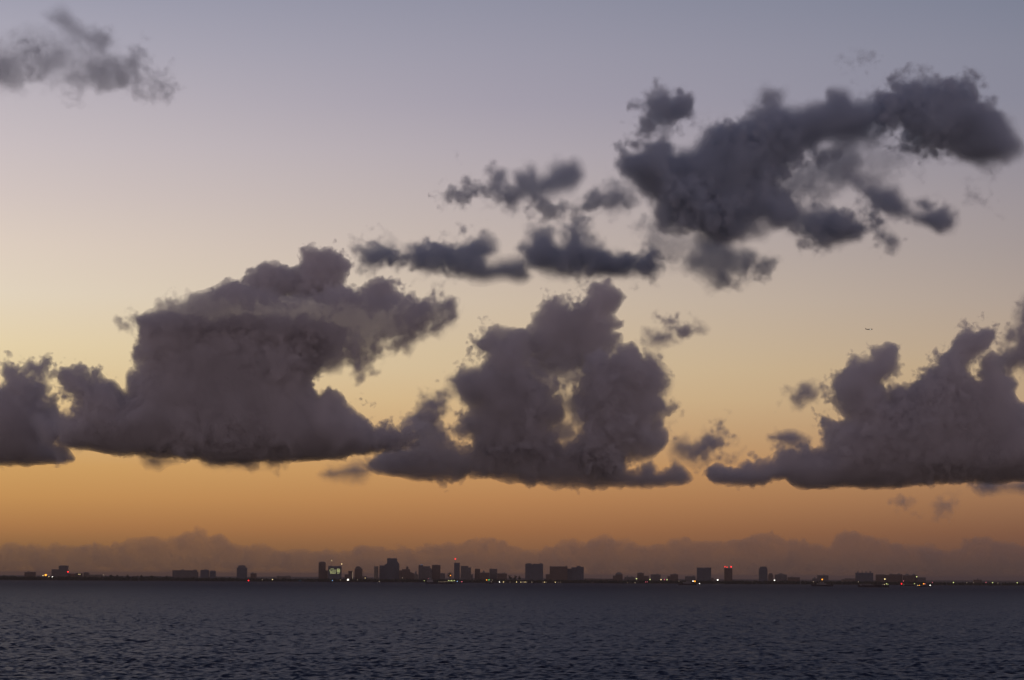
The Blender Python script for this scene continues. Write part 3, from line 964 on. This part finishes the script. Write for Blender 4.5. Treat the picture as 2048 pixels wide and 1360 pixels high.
def building(kind, label, blocks, dD=100.0, rooms=(), masts=(), gables=(), fac=0, depth=26.0, cat='building', group='buildings of the far skyline'):
    """blocks: (x0, x1, ytop[, ytop_right]) in photo pixels; the building is set out in its own metres around its base"""
    D = DS + dD
    s = D / FP
    xc = (min(b[0] for b in blocks) + max(b[1] for b in blocks)) / 2
    root = empty(kind, (at(xc, 1160, D).x, D, GZ))
    tag(root, label, cat, group)

    def X(px):
        return at(px, 1150, D).x - root.location.x

    def Z(px, py):
        return at(px, py, D).z - GZ
    body, pars = MB(), []
    for k, b in enumerate(blocks):
        x0, x1 = X(b[0]), X(b[1])
        zl = Z(b[0], b[2])
        zr = Z(b[1], b[3] if len(b) > 3 else b[2])
        y0, y1 = -depth / 2 + k * 0.9, depth / 2 - k * 1.1
        x0e, x1e = x0 - 0.11 * k, x1 + 0.13 * k
        body.prism([(x0e, -3), (x1e, -3), (x1e, zr), (x0e, zl)], y0, y1)
        zz = 3.4
        zt = min(zl, zr)
        while zz < zt - 2.5:                       # balcony and floor slabs
            body.box(x0e - 0.25, x1e + 0.25, y0 - 0.9, y1 + 0.3, zz - 0.12, zz + 0.12)
            zz += 3.4
        if len(b) == 3:                            # parapet ring
            w_ = 0.35
            par = MB()
            pars.append(par)
            for q in ((x0e - 0.1, x1e + 0.1, y0 - 0.1, y0 + w_), (x0e - 0.1, x1e + 0.1, y1 - w_, y1 + 0.1), (x0e - 0.1, x0e + w_, y0 + w_, y1 - w_), (x1e - w_, x1e + 0.1, y0 + w_, y1 - w_)):
                par.box(q[0], q[1], q[2], q[3], zt - 0.2, zt + 0.9)
    body.build('wall', FAC[fac], root)
    for par in pars:
        par.build('parapet', M_conc, root)
    for (a, c, py) in rooms:
        zb = min(Z(a, b[2]) for b in blocks if b[0] - 1 <= (a + c) / 2 <= b[1] + 1)
        m = MB()
        m.box(X(a), X(c), -depth * 0.28, depth * 0.28, zb - 0.5, Z(a, py))
        m.box(X(a) - 0.2, X(c) + 0.2, -depth * 0.28 - 0.2, depth * 0.28 + 0.2, Z(a, py) - 0.02, Z(a, py) + 0.3)
        m.build('roof_room', M_conc, root)
    for (pts, dp) in gables:
        m = MB()
        m.prism([(X(a), Z(a, c)) for a, c in pts], -depth * dp, depth * dp)
        m.build('roof', M_conc, root)
    for (a, ytop, ybot) in masts:
        m = MB()
        m.tube((X(a), 0, Z(a, ybot) - 0.5), (X(a), 0, Z(a, ytop)), 0.45, 0.25)
        m.tube((X(a) - 1.2, 0, Z(a, ytop) - 2.5), (X(a) + 1.2, 0, Z(a, ytop) - 2.5), 0.15)
        m.build('antenna', M_steel, root)
    root['_s'] = s
    return root, X, Z


def lamp_ball(root, x, y, z, r, col, name='lamp'):
    m = MB()
    m.ball((0, 0, 0), r, 10, 6)
    o = m.build(name, LM[col], root)
    o.location = (x, y, z)
    return o


def shore_lamp(px, py, col, label, r=1.7, dD=-6, group='lamps along the waterfront', kind='shore_lamp'):
    D = DS + dD
    p = at(px, py, D)
    z = max(p.z, 2.0)
    root = empty(kind, (p.x, D, 0.0))
    tag(root, label, 'lamp', group)
    m = MB()
    m.tube((0, 0, -1.5), (0, 0, z - r * 0.6), 0.22, 0.12)
    m.box(-0.7, 0.7, -0.7, 0.7, -1.6, 0.9)
    m.build('pole', M_steel, root)
    lamp_ball(root, 0, -0.2, z, r, col)
    return root


# --- left end
building('low_building', 'low flat building left of the orange lights, near the left edge', [(50, 61, 1144.5), (61, 71, 1144)], 120, rooms=[(55, 59, 1143)], fac=2)
B, X, Z = building('stepped_tower', 'stepped block with its taller half on the right, first tower from the left edge', [(118, 136, 1132), (104, 118, 1139), (103.5, 137, 1150)], 150, rooms=[(121, 135, 1131)], fac=1)
lamp_ball(B, X(137.2), -16, Z(137, 1143.5), 2.6, 'red', 'beacon')
building('low_building', 'low dark building with lit roof edge right of the first stepped tower', [(137, 152, 1147.5), (153, 164, 1146.5)], 170, fac=2)
building('low_building', 'small low building beyond the lit roof edge, before the long tree row', [(168, 178, 1145.5), (178, 205, 1149.5)], 190, rooms=[(171, 175, 1144.5)], fac=0)
shore_lamp(86, 1151, 'warm', 'yellow lamp just left of the orange glow, left end of the shore', 1.7)
shore_lamp(91.3, 1150, 'orange', 'biggest orange light near the left edge of the shore', 3.6)
shore_lamp(94.6, 1149.5, 'dim', 'weak lamp touching the right of the big orange light', 1.5)
shore_lamp(97.8, 1153.2, 'warm', 'faint low lamp between the big orange light and the stepped tower', 1.3)
shore_lamp(104.8, 1153.5, 'white', 'white lamp at the left foot of the first stepped tower', 1.6)
shore_lamp(157.5, 1148.5, 'warm', 'left one of two yellow lamps side by side on the low dark building', 1.2, 20)
shore_lamp(160, 1148.5, 'warm', 'right one of two yellow lamps side by side on the low dark building', 1.2, 20)
shore_lamp(206.8, 1149.6, 'dim', 'dim lamp just before the long row of shore trees begins', 1.5, 20)
shore_lamp(188.5, 1149.8, 'dim', 'dim lamp between the low buildings right of the first tower', 1.1, 20)

for px, top, wp, lb in ((222, 1148.5, 10, 'rounded tree at the left start of the long tree row'), (234, 1149, 8, 'second tree top from the left in the long tree row'),
                        (256, 1148, 9, 'tree with two crowns standing out of the long tree row'), (283, 1149.5, 7, 'pointed tree top in the middle of the long tree row'),
                        (303, 1150, 9, 'broad tree top right of the middle of the long tree row'), (334, 1150.5, 6, 'last tree top of the long row, left of the wide block')):
    tree(px, top, wp, lb)

# --- left of centre
building('apartment_block', 'wide flat-topped block, widest building on the left half of the shore', [(345.5, 394, 1140.8), (394, 396, 1144)], 140, rooms=[(362, 368, 1139), (387, 393.5, 1139.2)], fac=1, depth=22)
building('apartment_block', 'left and wider one of the twin blocks right of the wide flat block', [(401.5, 417.5, 1140)], 150, rooms=[(409, 412, 1138.8)], fac=3)
building('apartment_block', 'right and narrower one of the twin blocks right of the wide flat block', [(419.8, 431.5, 1143), (421.5, 429.5, 1141.4)], 150, fac=3)
building('tower_block', 'lone tower with cut top corners, between the twin blocks and the lit building', [(474, 493.8, 1135.5), (476, 491.5, 1133), (477.5, 490, 1131.2)], 150, fac=3, rooms=[(481, 486, 1130.4)])
building('low_building', 'small low house with one roof bump right of the lone tower', [(501.5, 512.8, 1147)], 130, rooms=[(503.5, 507, 1145)], fac=2)
building('low_building', 'long very low building halfway between the lone tower and the lit building', [(554, 582, 1152.3)], 160, rooms=[(556, 558, 1151), (574, 580, 1151.2)], fac=0)
shore_lamp(497, 1161, 'red', 'red lamp at the water under the lone tower', 2.2, -60, kind='harbour_beacon')
shore_lamp(524.8, 1159.3, 'dim', 'faint lamp right of the red harbour lamp', 1.5)
shore_lamp(545, 1159, 'warm', 'yellow lamp by the water left of the long low building', 1.7)
shore_lamp(600, 1161, 'blue', 'very faint bluish lamp between the long low building and the rounded tower', 0.8)

building('tower_block', 'slim tower with rounded top corners left of the lit building', [(637.5, 651, 1126), (638.8, 650, 1124.2), (651, 655.5, 1141)], 160, fac=2, rooms=[(642, 648, 1123.2)])
B, X, Z = building('lit_building', 'squat block with rows of lit yellow-green windows', [(656.6, 682.8, 1132.6)], 120, fac=3, masts=[(663, 1121, 1132), (683, 1127.5, 1140)], rooms=[(659, 663.5, 1131.6), (676, 681, 1131.8)])
rows = [(1137.6, 661.5, 668.5, 3), (1140.0, 659.0, 672.8, 7), (1141.9, 659.0, 672.8, 7), (1143.8, 659.0, 672.8, 7), (1145.6, 660.5, 672.8, 6), (1147.0, 661.0, 672.0, 4)]
rows += [(1137.4, 674.6, 679.6, 2), (1139.6, 674.2, 680.6, 4), (1141.4, 674.2, 680.6, 4), (1143.2, 674.2, 680.6, 4), (1145.0, 675.0, 680.2, 3), (1146.8, 674.6, 679.6, 2)]
for k, (py, a, b, n) in enumerate(rows):
    wv = (b - a) / n
    for j in range(n):
        if k < 6 and rnd.random() < 0.12:
            continue
        m = MB()
        m.box(X(a + j * wv), X(a + j * wv + wv * 0.78), -14.06, -13.5, Z(a, py) - 1.15, Z(a, py) + 1.15)
        m.build('window', LM['window_bright'] if (k >= 7 and k < 10) or (k == 3 and j in (1, 2)) else LM['window'], B)
lamp_ball(B, X(663), 0, Z(663, 1121.2), 1.3, 'warm')
lamp_ball(B, X(683.2), 0, Z(683, 1128.0), 1.9, 'warm')
shore_lamp(664.9, 1161, 'blue', 'bluish lamp at the water under the lit building', 1.5)
shore_lamp(680.7, 1159.8, 'dim', 'faint lamp at the right foot of the lit building', 1.2)
shore_lamp(696, 1159.4, 'white', 'brightest white floodlight on the shore, right of the lit building', 3.1, kind='flood_lamp')
shore_lamp(694, 1161.2, 'dim', 'weak lamp just below the brightest white floodlight', 1.3)
B, X, Z = building('low_building', 'low block with a lit vertical strip on its right corner', [(697, 705.4, 1142), (689.8, 697, 1149)], 130, fac=2)
m = MB()
m.box(X(705.3), X(705.9), -14.4, -13.2, Z(705, 1158), Z(705, 1143.5))
m.build('light_strip', LM['dim'], B)
building('tower_block', 'slim tower with a narrower crown, right of the block with the lit strip', [(709.4, 724.6, 1137.5), (711, 722.5, 1135), (713, 719.5, 1133)], 150, fac=2, masts=[(727, 1140, 1152)])
building('low_building', 'low sheds right of the slim tower with the narrow crown', [(724.8, 733.5, 1152.5), (733.5, 745, 1156)], 110, fac=0)
shore_lamp(715, 1159.5, 'dim', 'faint lamp at the foot of the slim crowned tower', 1.2)
shore_lamp(730.5, 1156, 'warm', 'faint lamp on the low sheds beside the slim crowned tower', 1.2, 30)
shore_lamp(758.6, 1163, 'dim', 'pinkish white lamp by the water under the tallest building group', 1.7, -30)

# --- centre
building('tower_block', 'very slim tower with an antenna, left of the tallest building', [(748.3, 756.4, 1133)], 140, fac=4, masts=[(748.9, 1126.5, 1133)], depth=16)
building('high_rise', 'tallest building of the skyline, stepped on its left and chamfered right', [(774.3, 794, 1117), (794, 798.4, 1121.5, 1127.5), (759.2, 769.3, 1131), (769.3, 774.3, 1129.5, 1127)], 180, fac=3, depth=34,
         rooms=[(777, 781, 1116.2)])
building('apartment_block', 'rugged block with a roof tower just right of the tallest building', [(804, 820, 1138.6), (798.5, 804, 1141), (812.3, 816.6, 1134.5), (820, 829, 1143.5, 1147)], 140, fac=2, rooms=[(813, 816, 1132.8)])
building('church', 'small low house with a pointed spire between the rugged block and the sign-topped block', [(829, 836, 1149)], 100, fac=0, gables=[([(829.4, 1149), (834, 1149), (832.3, 1141.8), (831, 1141.8)], 0.12)], depth=16)
B, X, Z = building('apartment_block', 'stepped block with a pale blue sign on its left roof', [(837.2, 846, 1130.6), (846, 860, 1132.8), (860, 863.5, 1135, 1138)], 150, fac=1)
m = MB()
m.box(X(841), X(845), -9, -8, Z(841, 1130.6) + 0.9, Z(841, 1128.6))
m.build('roof_sign', emit_mat('sign_glow', (135, 140, 170), 0.42), B)
building('tower_block', 'square tower with a slight roof bump right of the sign-topped block', [(864, 880.8, 1130.4)], 165, fac=2, rooms=[(869, 876, 1129.5)])
building('low_building', 'dark low block at the right foot of the square tower', [(881, 890, 1147)], 110, fac=1, rooms=[(883, 886, 1146)])
tree(899, 1143.2, 17, 'big dome-shaped tree between the square tower and the red-beacon tower', 60)
B, X, Z = building('tower_block', 'narrow tower with a red light on its mast, centre of the skyline', [(908.2, 919.4, 1126)], 150, fac=3, masts=[(910.5, 1118.5, 1126)], depth=18)
lamp_ball(B, X(910.5), 0, Z(910, 1117.8), 2.2, 'red', 'beacon')
building('apartment_block', 'broad block with a low right step beside the red-beacon tower', [(921.5, 936.4, 1132.2), (936.4, 942, 1135.2), (942, 945.8, 1149)], 150, fac=1)
building('apartment_block', 'narrow flat block right of the broad stepped block', [(949.6, 960.2, 1138)], 160, fac=2)
building('apartment_block', 'low block with a small pyramid roof between two flat-topped blocks', [(960.4, 978.4, 1145.5)], 120, fac=2, gables=[([(964, 1145.8), (971, 1145.8), (967.4, 1140)], 0.3)])
building('apartment_block', 'flat square block left of the rounded tree clumps', [(979, 994.4, 1138)], 170, fac=1, rooms=[(980, 983, 1137)])
building('low_building', 'low irregular block with two roof bumps before the notched tower', [(994.6, 1014, 1147)], 120, fac=2, rooms=[(1004, 1006.5, 1145.5), (1008, 1010, 1144.8)])
tree(1021, 1149, 12, 'left one of three round trees before the notched tower')
tree(1030, 1149.6, 9, 'middle one of three round trees before the notched tower')
tree(1039, 1150.5, 9, 'right one of three round trees before the notched tower')
building('tower_block', 'massive tower with a notch in its top edge, right of centre', [(1050.4, 1063.5, 1127.8), (1065.5, 1086, 1127.8), (1063, 1066, 1129.6)], 160, fac=3, depth=30,
         rooms=[(1054, 1062, 1126.4), (1079.5, 1083, 1126)])
building('apartment_block', 'massive flat slab with low left annex, right of the notched tower', [(1099.3, 1134.8, 1133), (1091.8, 1099.3, 1148.6)], 150, fac=2, depth=24, rooms=[(1099.6, 1102, 1132), (1131, 1134.4, 1131.8)])
building('apartment_block', 'block rising in steps to the right, joined to the massive flat slab', [(1153, 1161, 1132.4), (1161, 1167.4, 1134.2), (1143, 1153, 1134.8), (1135, 1143, 1137.4)], 170, fac=3, depth=24)
G_ROW = 'row of tiny lamps on the central waterfront'
for px, col, r in ((999, 'white', 1.6), (1007, 'warm', 1.6), (1033, 'warm', 1.5), (1041.5, 'warm', 1.3), (1044, 'dim', 1.6), (1047, 'dim', 1.6), (1050, 'warm', 1.3), (1053, 'dim', 1.5), (1063.8, 'dim', 1.4),
                   (1086, 'dim', 1.1), (1089, 'warm', 1.4), (1092, 'dim', 1.2), (1110.7, 'warm', 1.5), (1117, 'dim', 1.0), (1121, 'dim', 1.0), (1020, 'dim', 1.0)):
    shore_lamp(px, 1164 + (px - 1024) * 0.004, col, 'tiny lamp in the row along the waterfront below the notched tower and slab', r, -8, G_ROW)
shore_lamp(805, 1155.5, 'dim', 'faint lamp low on the shore right of the tallest building', 1.3, 10)
shore_lamp(901, 1151, 'orange', 'orange lamp in front of the big dome-shaped tree', 1.6, 10)

# --- right half
building('low_building', 'long low row of sheds with a thin lone mast, right of the stepped block', [(1169, 1190, 1157), (1190, 1228, 1157.6)], 130, fac=0, masts=[(1202, 1143.5, 1158)], depth=14)
B, X, Z = building('domed_building', 'building with a dome-like rounded top right of the lone mast', [(1231, 1245, 1148.6), (1226, 1231, 1151.5)], 130, fac=2,
                   gables=[([(1231.2, 1148.7), (1244.6, 1148.7), (1243, 1146), (1239.6, 1144.4), (1235.4, 1144.4), (1232.6, 1146.2)], 0.45)])
building('low_building', 'low houses with two roof bumps right of the domed building', [(1249, 1269.5, 1154)], 120, fac=1, rooms=[(1253.5, 1256, 1151.3), (1262, 1265, 1152.6)])
building('apartment_block', 'small block with a lower right wing, beside a greenish white lamp', [(1274.3, 1287.4, 1146.2), (1287.4, 1297.4, 1152)], 140, fac=2, rooms=[(1277, 1284, 1145)])
building('apartment_block', 'square block between two greenish lamps, right of the winged block', [(1301.6, 1321, 1149)], 140, fac=1, rooms=[(1312, 1317, 1147.8)])
building('apartment_block', 'square block with a low left edge, right of the three lamps in a row', [(1340.8, 1355.8, 1148.8), (1335.2, 1340.8, 1152.4)], 140, fac=2, rooms=[(1347, 1352, 1147.4)])
building('low_building', 'low block behind the boat with orange lights', [(1370.5, 1390.6, 1153)], 150, fac=1, rooms=[(1374, 1377, 1151.8), (1385, 1389, 1151.4)])
building('tower_block', 'wide tower with a shallow notch in its roof, left of the red-lit tower', [(1393.8, 1407, 1135.6), (1409, 1421.8, 1135.4), (1406.8, 1409.2, 1137)], 160, fac=3, depth=28)
building('low_building', 'low building at the right foot of the wide notched tower', [(1422, 1427, 1156), (1427, 1434, 1159.2)], 120, fac=0)
B, X, Z = building('tower_block', 'slim tower crowned with three red lights', [(1448.6, 1464.2, 1136.4)], 150, fac=2, depth=24)
for a, py, r in ((1449.4, 1133.4, 1.9), (1453.8, 1134.4, 1.8), (1462, 1133.6, 2.6)):
    lamp_ball(B, X(a), -8, Z(a, py), r, 'red', 'beacon')
    m = MB()
    m.tube((X(a), -8, Z(a, 1136.4) - 0.4), (X(a), -8, Z(a, py) - r), 0.2)
    m.build('antenna', M_steel, B)
building('tower_block', 'plain slim tower with rounded shoulders right of the red-lit tower', [(1517.8, 1534.6, 1138.5), (1518.8, 1533.8, 1135.6), (1520.5, 1532.5, 1133.5)], 150, fac=3, depth=22)
building('apartment_block', 'small rounded block just right of the plain slim tower', [(1536.8, 1545.8, 1149.5), (1538.4, 1544.2, 1146.8)], 140, fac=2, depth=18)
building('apartment_block', 'block with a low gabled roof right of the white lamp', [(1550.4, 1573, 1149.4)], 140, fac=1, gables=[([(1552, 1149.5), (1571, 1149.5), (1562.5, 1146.4), (1560, 1146.4)], 0.4)])
building('low_building', 'long low block right of the gabled block', [(1575.6, 1599, 1154.6)], 130, fac=2, rooms=[(1581, 1586, 1153.4)])
B, X, Z = building('apartment_block', 'dark square block with one orange lit window', [(1634.8, 1656, 1150.8), (1625, 1634.8, 1157)], 130, fac=1, rooms=[(1646, 1648.5, 1149), (1627.5, 1631, 1154.6)])
lamp_ball(B, X(1643.5), -14, Z(1643, 1158.8), 2.3, 'orange', 'lamp')
building('low_building', 'low sloping shed left of the spiky-topped block', [(1690, 1709, 1157), (1684, 1690, 1158.6)], 150, fac=0)
building('apartment_block', 'wide block with four small spikes on its roof', [(1711, 1745.6, 1145.8)], 150, fac=3, depth=26,
         rooms=[(1714, 1717, 1143), (1723.5, 1725, 1143.4), (1731, 1733, 1142.8), (1739.5, 1742, 1142.8)])
building('apartment_block', 'long uneven block right of the spiky-topped block', [(1752, 1770, 1149.2), (1770, 1778, 1150.4), (1778, 1804, 1148.8)], 150, fac=2, depth=22, rooms=[(1780, 1784, 1147.2), (1796, 1800, 1147)])
building('apartment_block', 'block with two pointed roofs side by side near the right end', [(1806.6, 1821.6, 1150.8), (1821.8, 1833, 1150.6)], 140, fac=2,
         gables=[([(1808, 1150.9), (1820.4, 1150.9), (1814, 1147.2)], 0.4), ([(1822.6, 1150.7), (1832, 1150.7), (1827.4, 1147)], 0.38)])
building('low_building', 'low flat block right of the two pointed roofs, beside a high yellow lamp', [(1833.6, 1850.8, 1155)], 130, fac=1)
building('low_building', 'small lone house far right with a chimney stub', [(1946.8, 1962.4, 1159.6)], 130, fac=2, rooms=[(1954.5, 1956, 1157.2)])
for px, py, col, r, lb in (
        (1273, 1157.4, 'lime', 2.1, 'greenish white lamp at the left foot of the winged block'), (1300, 1159, 'lime', 2.0, 'greenish lamp just left of the square block'),
        (1322, 1159.2, 'warm', 1.9, 'yellow lamp at the right foot of the square block, first of three'), (1328.8, 1159.2, 'pink', 1.9, 'pinkish lamp, middle of the three right of the square block'),
        (1334, 1159.2, 'lime', 1.9, 'greenish lamp, last of the three right of the square block'), (1358, 1162.4, 'dim', 1.1, 'faint lamp above the boat with orange lights'),
        (1435.3, 1159.8, 'white', 2.6, 'bright white lamp between the wide notched tower and the red-lit tower'), (1549, 1160.5, 'white', 2.0, 'white lamp between the small rounded block and the gabled block'),
        (1626.8, 1163.4, 'dim', 1.6, 'faint lamp left of the orange lit window'), (1716.8, 1163.5, 'dim', 1.5, 'faint lamp at the left foot of the spiky-topped block'),
        (1833.4, 1153.4, 'lime', 2.1, 'high yellow-green lamp beside the right pointed roof'), (1807, 1162, 'pink', 1.6, 'dim red lamp at the foot of the left pointed roof'),
        (1865, 1165, 'pink', 1.3, 'dim pink lamp on the bare shore right of the low flat block'), (1907, 1165, 'lime', 2.0, 'bright yellow lamp alone on the bare right-hand shore'),
        (1933.5, 1165.3, 'dim', 1.2, 'faint lamp left of the small lone house'), (1947.4, 1165, 'dim', 1.1, 'faint lamp touching the left wall of the small lone house'), (1972, 1164.6, 'pink', 1.4, 'dim reddish lamp right of the small lone house'),
        (1985.2, 1165.2, 'lime', 1.8, 'yellow lamp second from the right edge'), (1996, 1166, 'dim', 1.2, 'faint lamp right of the second yellow lamp'), (2034.4, 1165.4, 'lime', 1.8, 'yellow lamp nearest the right edge'),
        (1255, 1165, 'dim', 1.3, 'faint lamp by the water below the two-bump houses'), (1270, 1165.4, 'dim', 1.5, 'faint white lamp by the water below the greenish white lamp'),
        (1291.3, 1163.9, 'pink', 1.3, 'left one of two small red lamps below the winged block'), (1294.6, 1163.7, 'pink', 1.2, 'right one of two small red lamps below the winged block'),
        (1399, 1167.7, 'white', 1.4, 'small white lamp on the water right of the boat with orange lights')):
    shore_lamp(px, py, col, lb, r, 4 if py < 1166 else -300)


# ------------------------------------------------------------------ boats
def boat(label, px0, px1, pw, cabin, mast=None, lights=(), kind='boat', hull_px=4.0, bow=-1, ramp=True):
    """pw: waterline row; cabin: list of (x0,x1,ytop); lights: (x,y,col,r,pole?)"""
    xc = (px0 + px1) / 2
    D = water_dist(xc, pw)
    s = D / FP
    root = empty(kind, (at(xc, pw, D).x, D, 0))
    tag(root, label, 'boat', 'boats off the shore')
    L_ = (px1 - px0) * s / 2
    bm_, hz = min(L_ * 0.42, 7.0), hull_px * s
    rings = []
    n = 14
    for k in range(n + 1):
        t = -1 + 2 * k / n
        a = 1.0 if bow * t < 0.2 else max(0.04, 1 - ((bow * t - 0.2) / 0.8) ** 2)
        sh = hz * (1 + 0.28 * max(0, bow * t) ** 2)
        x = t * L_
        rings.append([(x * 0.96, -bm_ * 0.7 * a, -1.0), (x, -bm_ * a, sh), (x, bm_ * a, sh), (x * 0.96, bm_ * 0.7 * a, -1.0)])
    MB().rings(rings).build('hull', M_hull, root)

    def X(p):
        return at(p, pw, D).x - root.location.x

    def Z(p, y):
        return at(p, y, D).z
    for (a, b, yt) in cabin:
        m = MB()
        m.box(X(a), X(b), -bm_ * 0.55, bm_ * 0.55, hz * 0.9, Z(a, yt), (0.3, 0.3, 0.2, 0.2))
        m.box(X(a) - 0.2, X(b) + 0.2, -bm_ * 0.6, bm_ * 0.6, Z(a, yt), Z(a, yt) + 0.25)
        c = m.build('cabin', M_cabin if yt < pw - hull_px - 1 else M_hull, root)
        g = MB()
        zt = Z(a, yt)
        g.box(X(a) + 0.8, X(b) - 0.8, -bm_ * 0.55 - 0.05, -bm_ * 0.55 + 0.3, zt - 1.5, zt - 0.6)
        g.build('window', M_glass, c)
    if mast:
        MB().tube((X(mast[0]), 0, hz * 0.5), (X(mast[0]), 0, Z(mast[0], mast[1])), 0.3, 0.14).build('mast', M_steel, root)
    for (a, y, col, r) in lights:
        if not (mast and abs(a - mast[0]) < 3):
            MB().tube((X(a), -1, hz * 0.6), (X(a), -1, max(hz, Z(a, y) - r * 0.7)), 0.12).build('light_pole', M_steel, root)
        lamp_ball(root, X(a), -1, Z(a, y), r, col)
    return root


boat('long work boat lit lime green at its stern, in front of the central towers', 852, 916, 1167.6, [(854, 866, 1158.5), (857, 862, 1154), (895, 911, 1162.2)], (858, 1152.5),
     [(857.6, 1157, 'pink', 1.5), (848.6, 1161.5, 'lime', 0.9), (897, 1161.2, 'lime', 1.2), (900, 1161.6, 'lime', 1.2), (903, 1161.2, 'lime', 1.3), (906, 1161.8, 'lime', 1.2), (909, 1161.2, 'lime', 1.2), (878, 1163.6, 'dim', 0.9), (882, 1163.6, 'dim', 0.9),
      (886, 1163.5, 'dim', 0.9), (890, 1163.4, 'dim', 1.1), (894, 1163.2, 'dim', 1.1), (914.5, 1162.6, 'blue', 1.2)], kind='work_boat', hull_px=3.4, bow=1)
boat('small boat with a pink stern light right of the lime-lit work boat', 917, 927, 1166.5, [(918, 922, 1162.4)], None, [(923.6, 1163.4, 'pink', 1.6)], hull_px=2.4, bow=1)
boat('small boat with green, orange and red lights in the middle of the shore', 970, 988, 1166.8, [(974, 983, 1161.8)], (977, 1157), [(978, 1159.7, 'green', 1.7), (973.4, 1159.9, 'orange', 1.5), (984.4, 1160, 'dim', 1.2), (975.2, 1163.9, 'pink', 1.7), (983, 1163.6, 'dim', 1.2)], hull_px=2.6)
boat('dark boat with a white and an orange light left of the wide notched tower', 1355, 1393, 1170.2, [(1366, 1382, 1164.0), (1372, 1379, 1161.6)], (1376, 1158), [(1386, 1162.2, 'white', 1.6), (1389.6, 1162.5, 'orange', 2.2)], hull_px=3.4, bow=-1)
boat('dark unlit boat below the block with the orange lit window', 1622, 1666, 1172.7, [(1634, 1652, 1166.4), (1640, 1648, 1164)], None, [(1641, 1165.6, 'dim', 0.7)], hull_px=3.6, bow=-1)
boat('long dark barge with a masthead lamp and lit stern below the spiky-topped block', 1715, 1778, 1174.6, [(1720, 1742, 1168), (1746, 1762, 1169.4)], (1772.4, 1157.5), [(1769.6, 1158.2, 'warm', 1.7), (1773, 1167.6, 'lime', 1.2), (1769, 1168.6, 'warm', 0.8), (1766, 1168.8, 'dim', 0.8), (1775.5, 1168.6, 'lime', 0.8)],
     kind='barge', hull_px=4.2, bow=-1)
boat('small boat with a red bow light below the two pointed roofs', 1800, 1832, 1171.4, [(1808, 1826, 1168.2)], None, [(1803, 1167.6, 'red', 2.1), (1808, 1169.3, 'lime', 0.9), (1815, 1169.6, 'dim', 0.8), (1820, 1169.6, 'dim', 0.8), (1829, 1167.5, 'lime', 1.3)], hull_px=2.0)
boat('small boat with warm white lights, the farthest right of the boats', 1834, 1864, 1173.2, [(1846, 1858, 1169.6)], (1848.5, 1164), [(1835.6, 1170.9, 'warm', 1.3), (1838.8, 1170.9, 'orange', 1.3), (1847.2, 1167.6, 'orange', 1.6), (1849.8, 1167.8, 'pink', 1.3), (1860.2, 1170.9, 'white', 1.9), (1853, 1170.4, 'lime', 0.9)],
     hull_px=2.0, bow=1)


# ------------------------------------------------------------------ aircraft
def airliner():
    D = 18000.0
    s = D / FP
    c = at(1738.5, 658.6, D)
    root = empty('airliner', tuple(c))
    root.rotation_euler = (0, math.radians(-1.0), math.radians(-28))
    tag(root, 'small airliner flying right with its landing light on', 'aircraft')
    Ln = 15.5 * s / 2
    rings = []
    prof = [(-1.0, 0.12, 0.7), (-0.85, 0.45, 0.55), (-0.6, 0.85, 0.2), (-0.3, 1.0, 0), (0.5, 1.0, 0), (0.75, 0.92, -0.05), (0.9, 0.62, -0.2), (0.98, 0.25, -0.35)]
    R_ = 2.6
    for x, r, dz in prof:
        rings.append([(x * Ln, R_ * r * math.cos(a), dz * R_ * 0.6 + R_ * r * math.sin(a)) for a in np.linspace(0, 2 * math.pi, 16, endpoint=False)])
    MB().rings(rings).build('fuselage', M_plane, root)
    for sg in (-1, 1):
        m = MB()
        m.rings([[(7, sg * 2, -1.2), (1, sg * 2, -0.6), (-4, sg * 2, -1.2), (1, sg * 2, -1.7)], [(-5.5, sg * 22, 0.9), (-7, sg * 22, 1.05), (-8, sg * 22, 0.9), (-7, sg * 22, 0.8)]])
        m.build('wing', M_plane, root)
        e = MB()
        e.rings([[(x, sg * 7.5 + rr * math.cos(a), -2.6 + rr * math.sin(a)) for a in np.linspace(0, 2 * math.pi, 12, endpoint=False)] for x, rr in ((6.6, 1.2), (5.6, 1.5), (2.5, 1.4), (0.8, 0.8))])
        e.build('engine', M_plane, root)
        t = MB()
        t.rings([[(-Ln * 0.8, sg * 0.8, 1.2), (-Ln * 0.88, sg * 0.8, 1.4), (-Ln * 0.97, sg * 0.8, 1.2), (-Ln * 0.88, sg * 0.8, 1.05)], [(-Ln * 0.98, sg * 7.5, 2.0), (-Ln * 1.0, sg * 7.5, 2.1), (-Ln * 1.04, sg * 7.5, 2.0), (-Ln * 1.0, sg * 7.5, 1.9)]])
        t.build('tailplane', M_plane, root)
    MB().prism([(-Ln * 0.72, 2.0), (-Ln * 0.98, 2.2), (-Ln * 1.1, 9.6), (-Ln * 0.98, 9.6)], -0.25, 0.25).build('tail_fin', M_plane, root)
    lamp_ball(root, 8.0, -3.2, -0.4, 1.5, 'white', 'landing_light')
    return root


airliner()
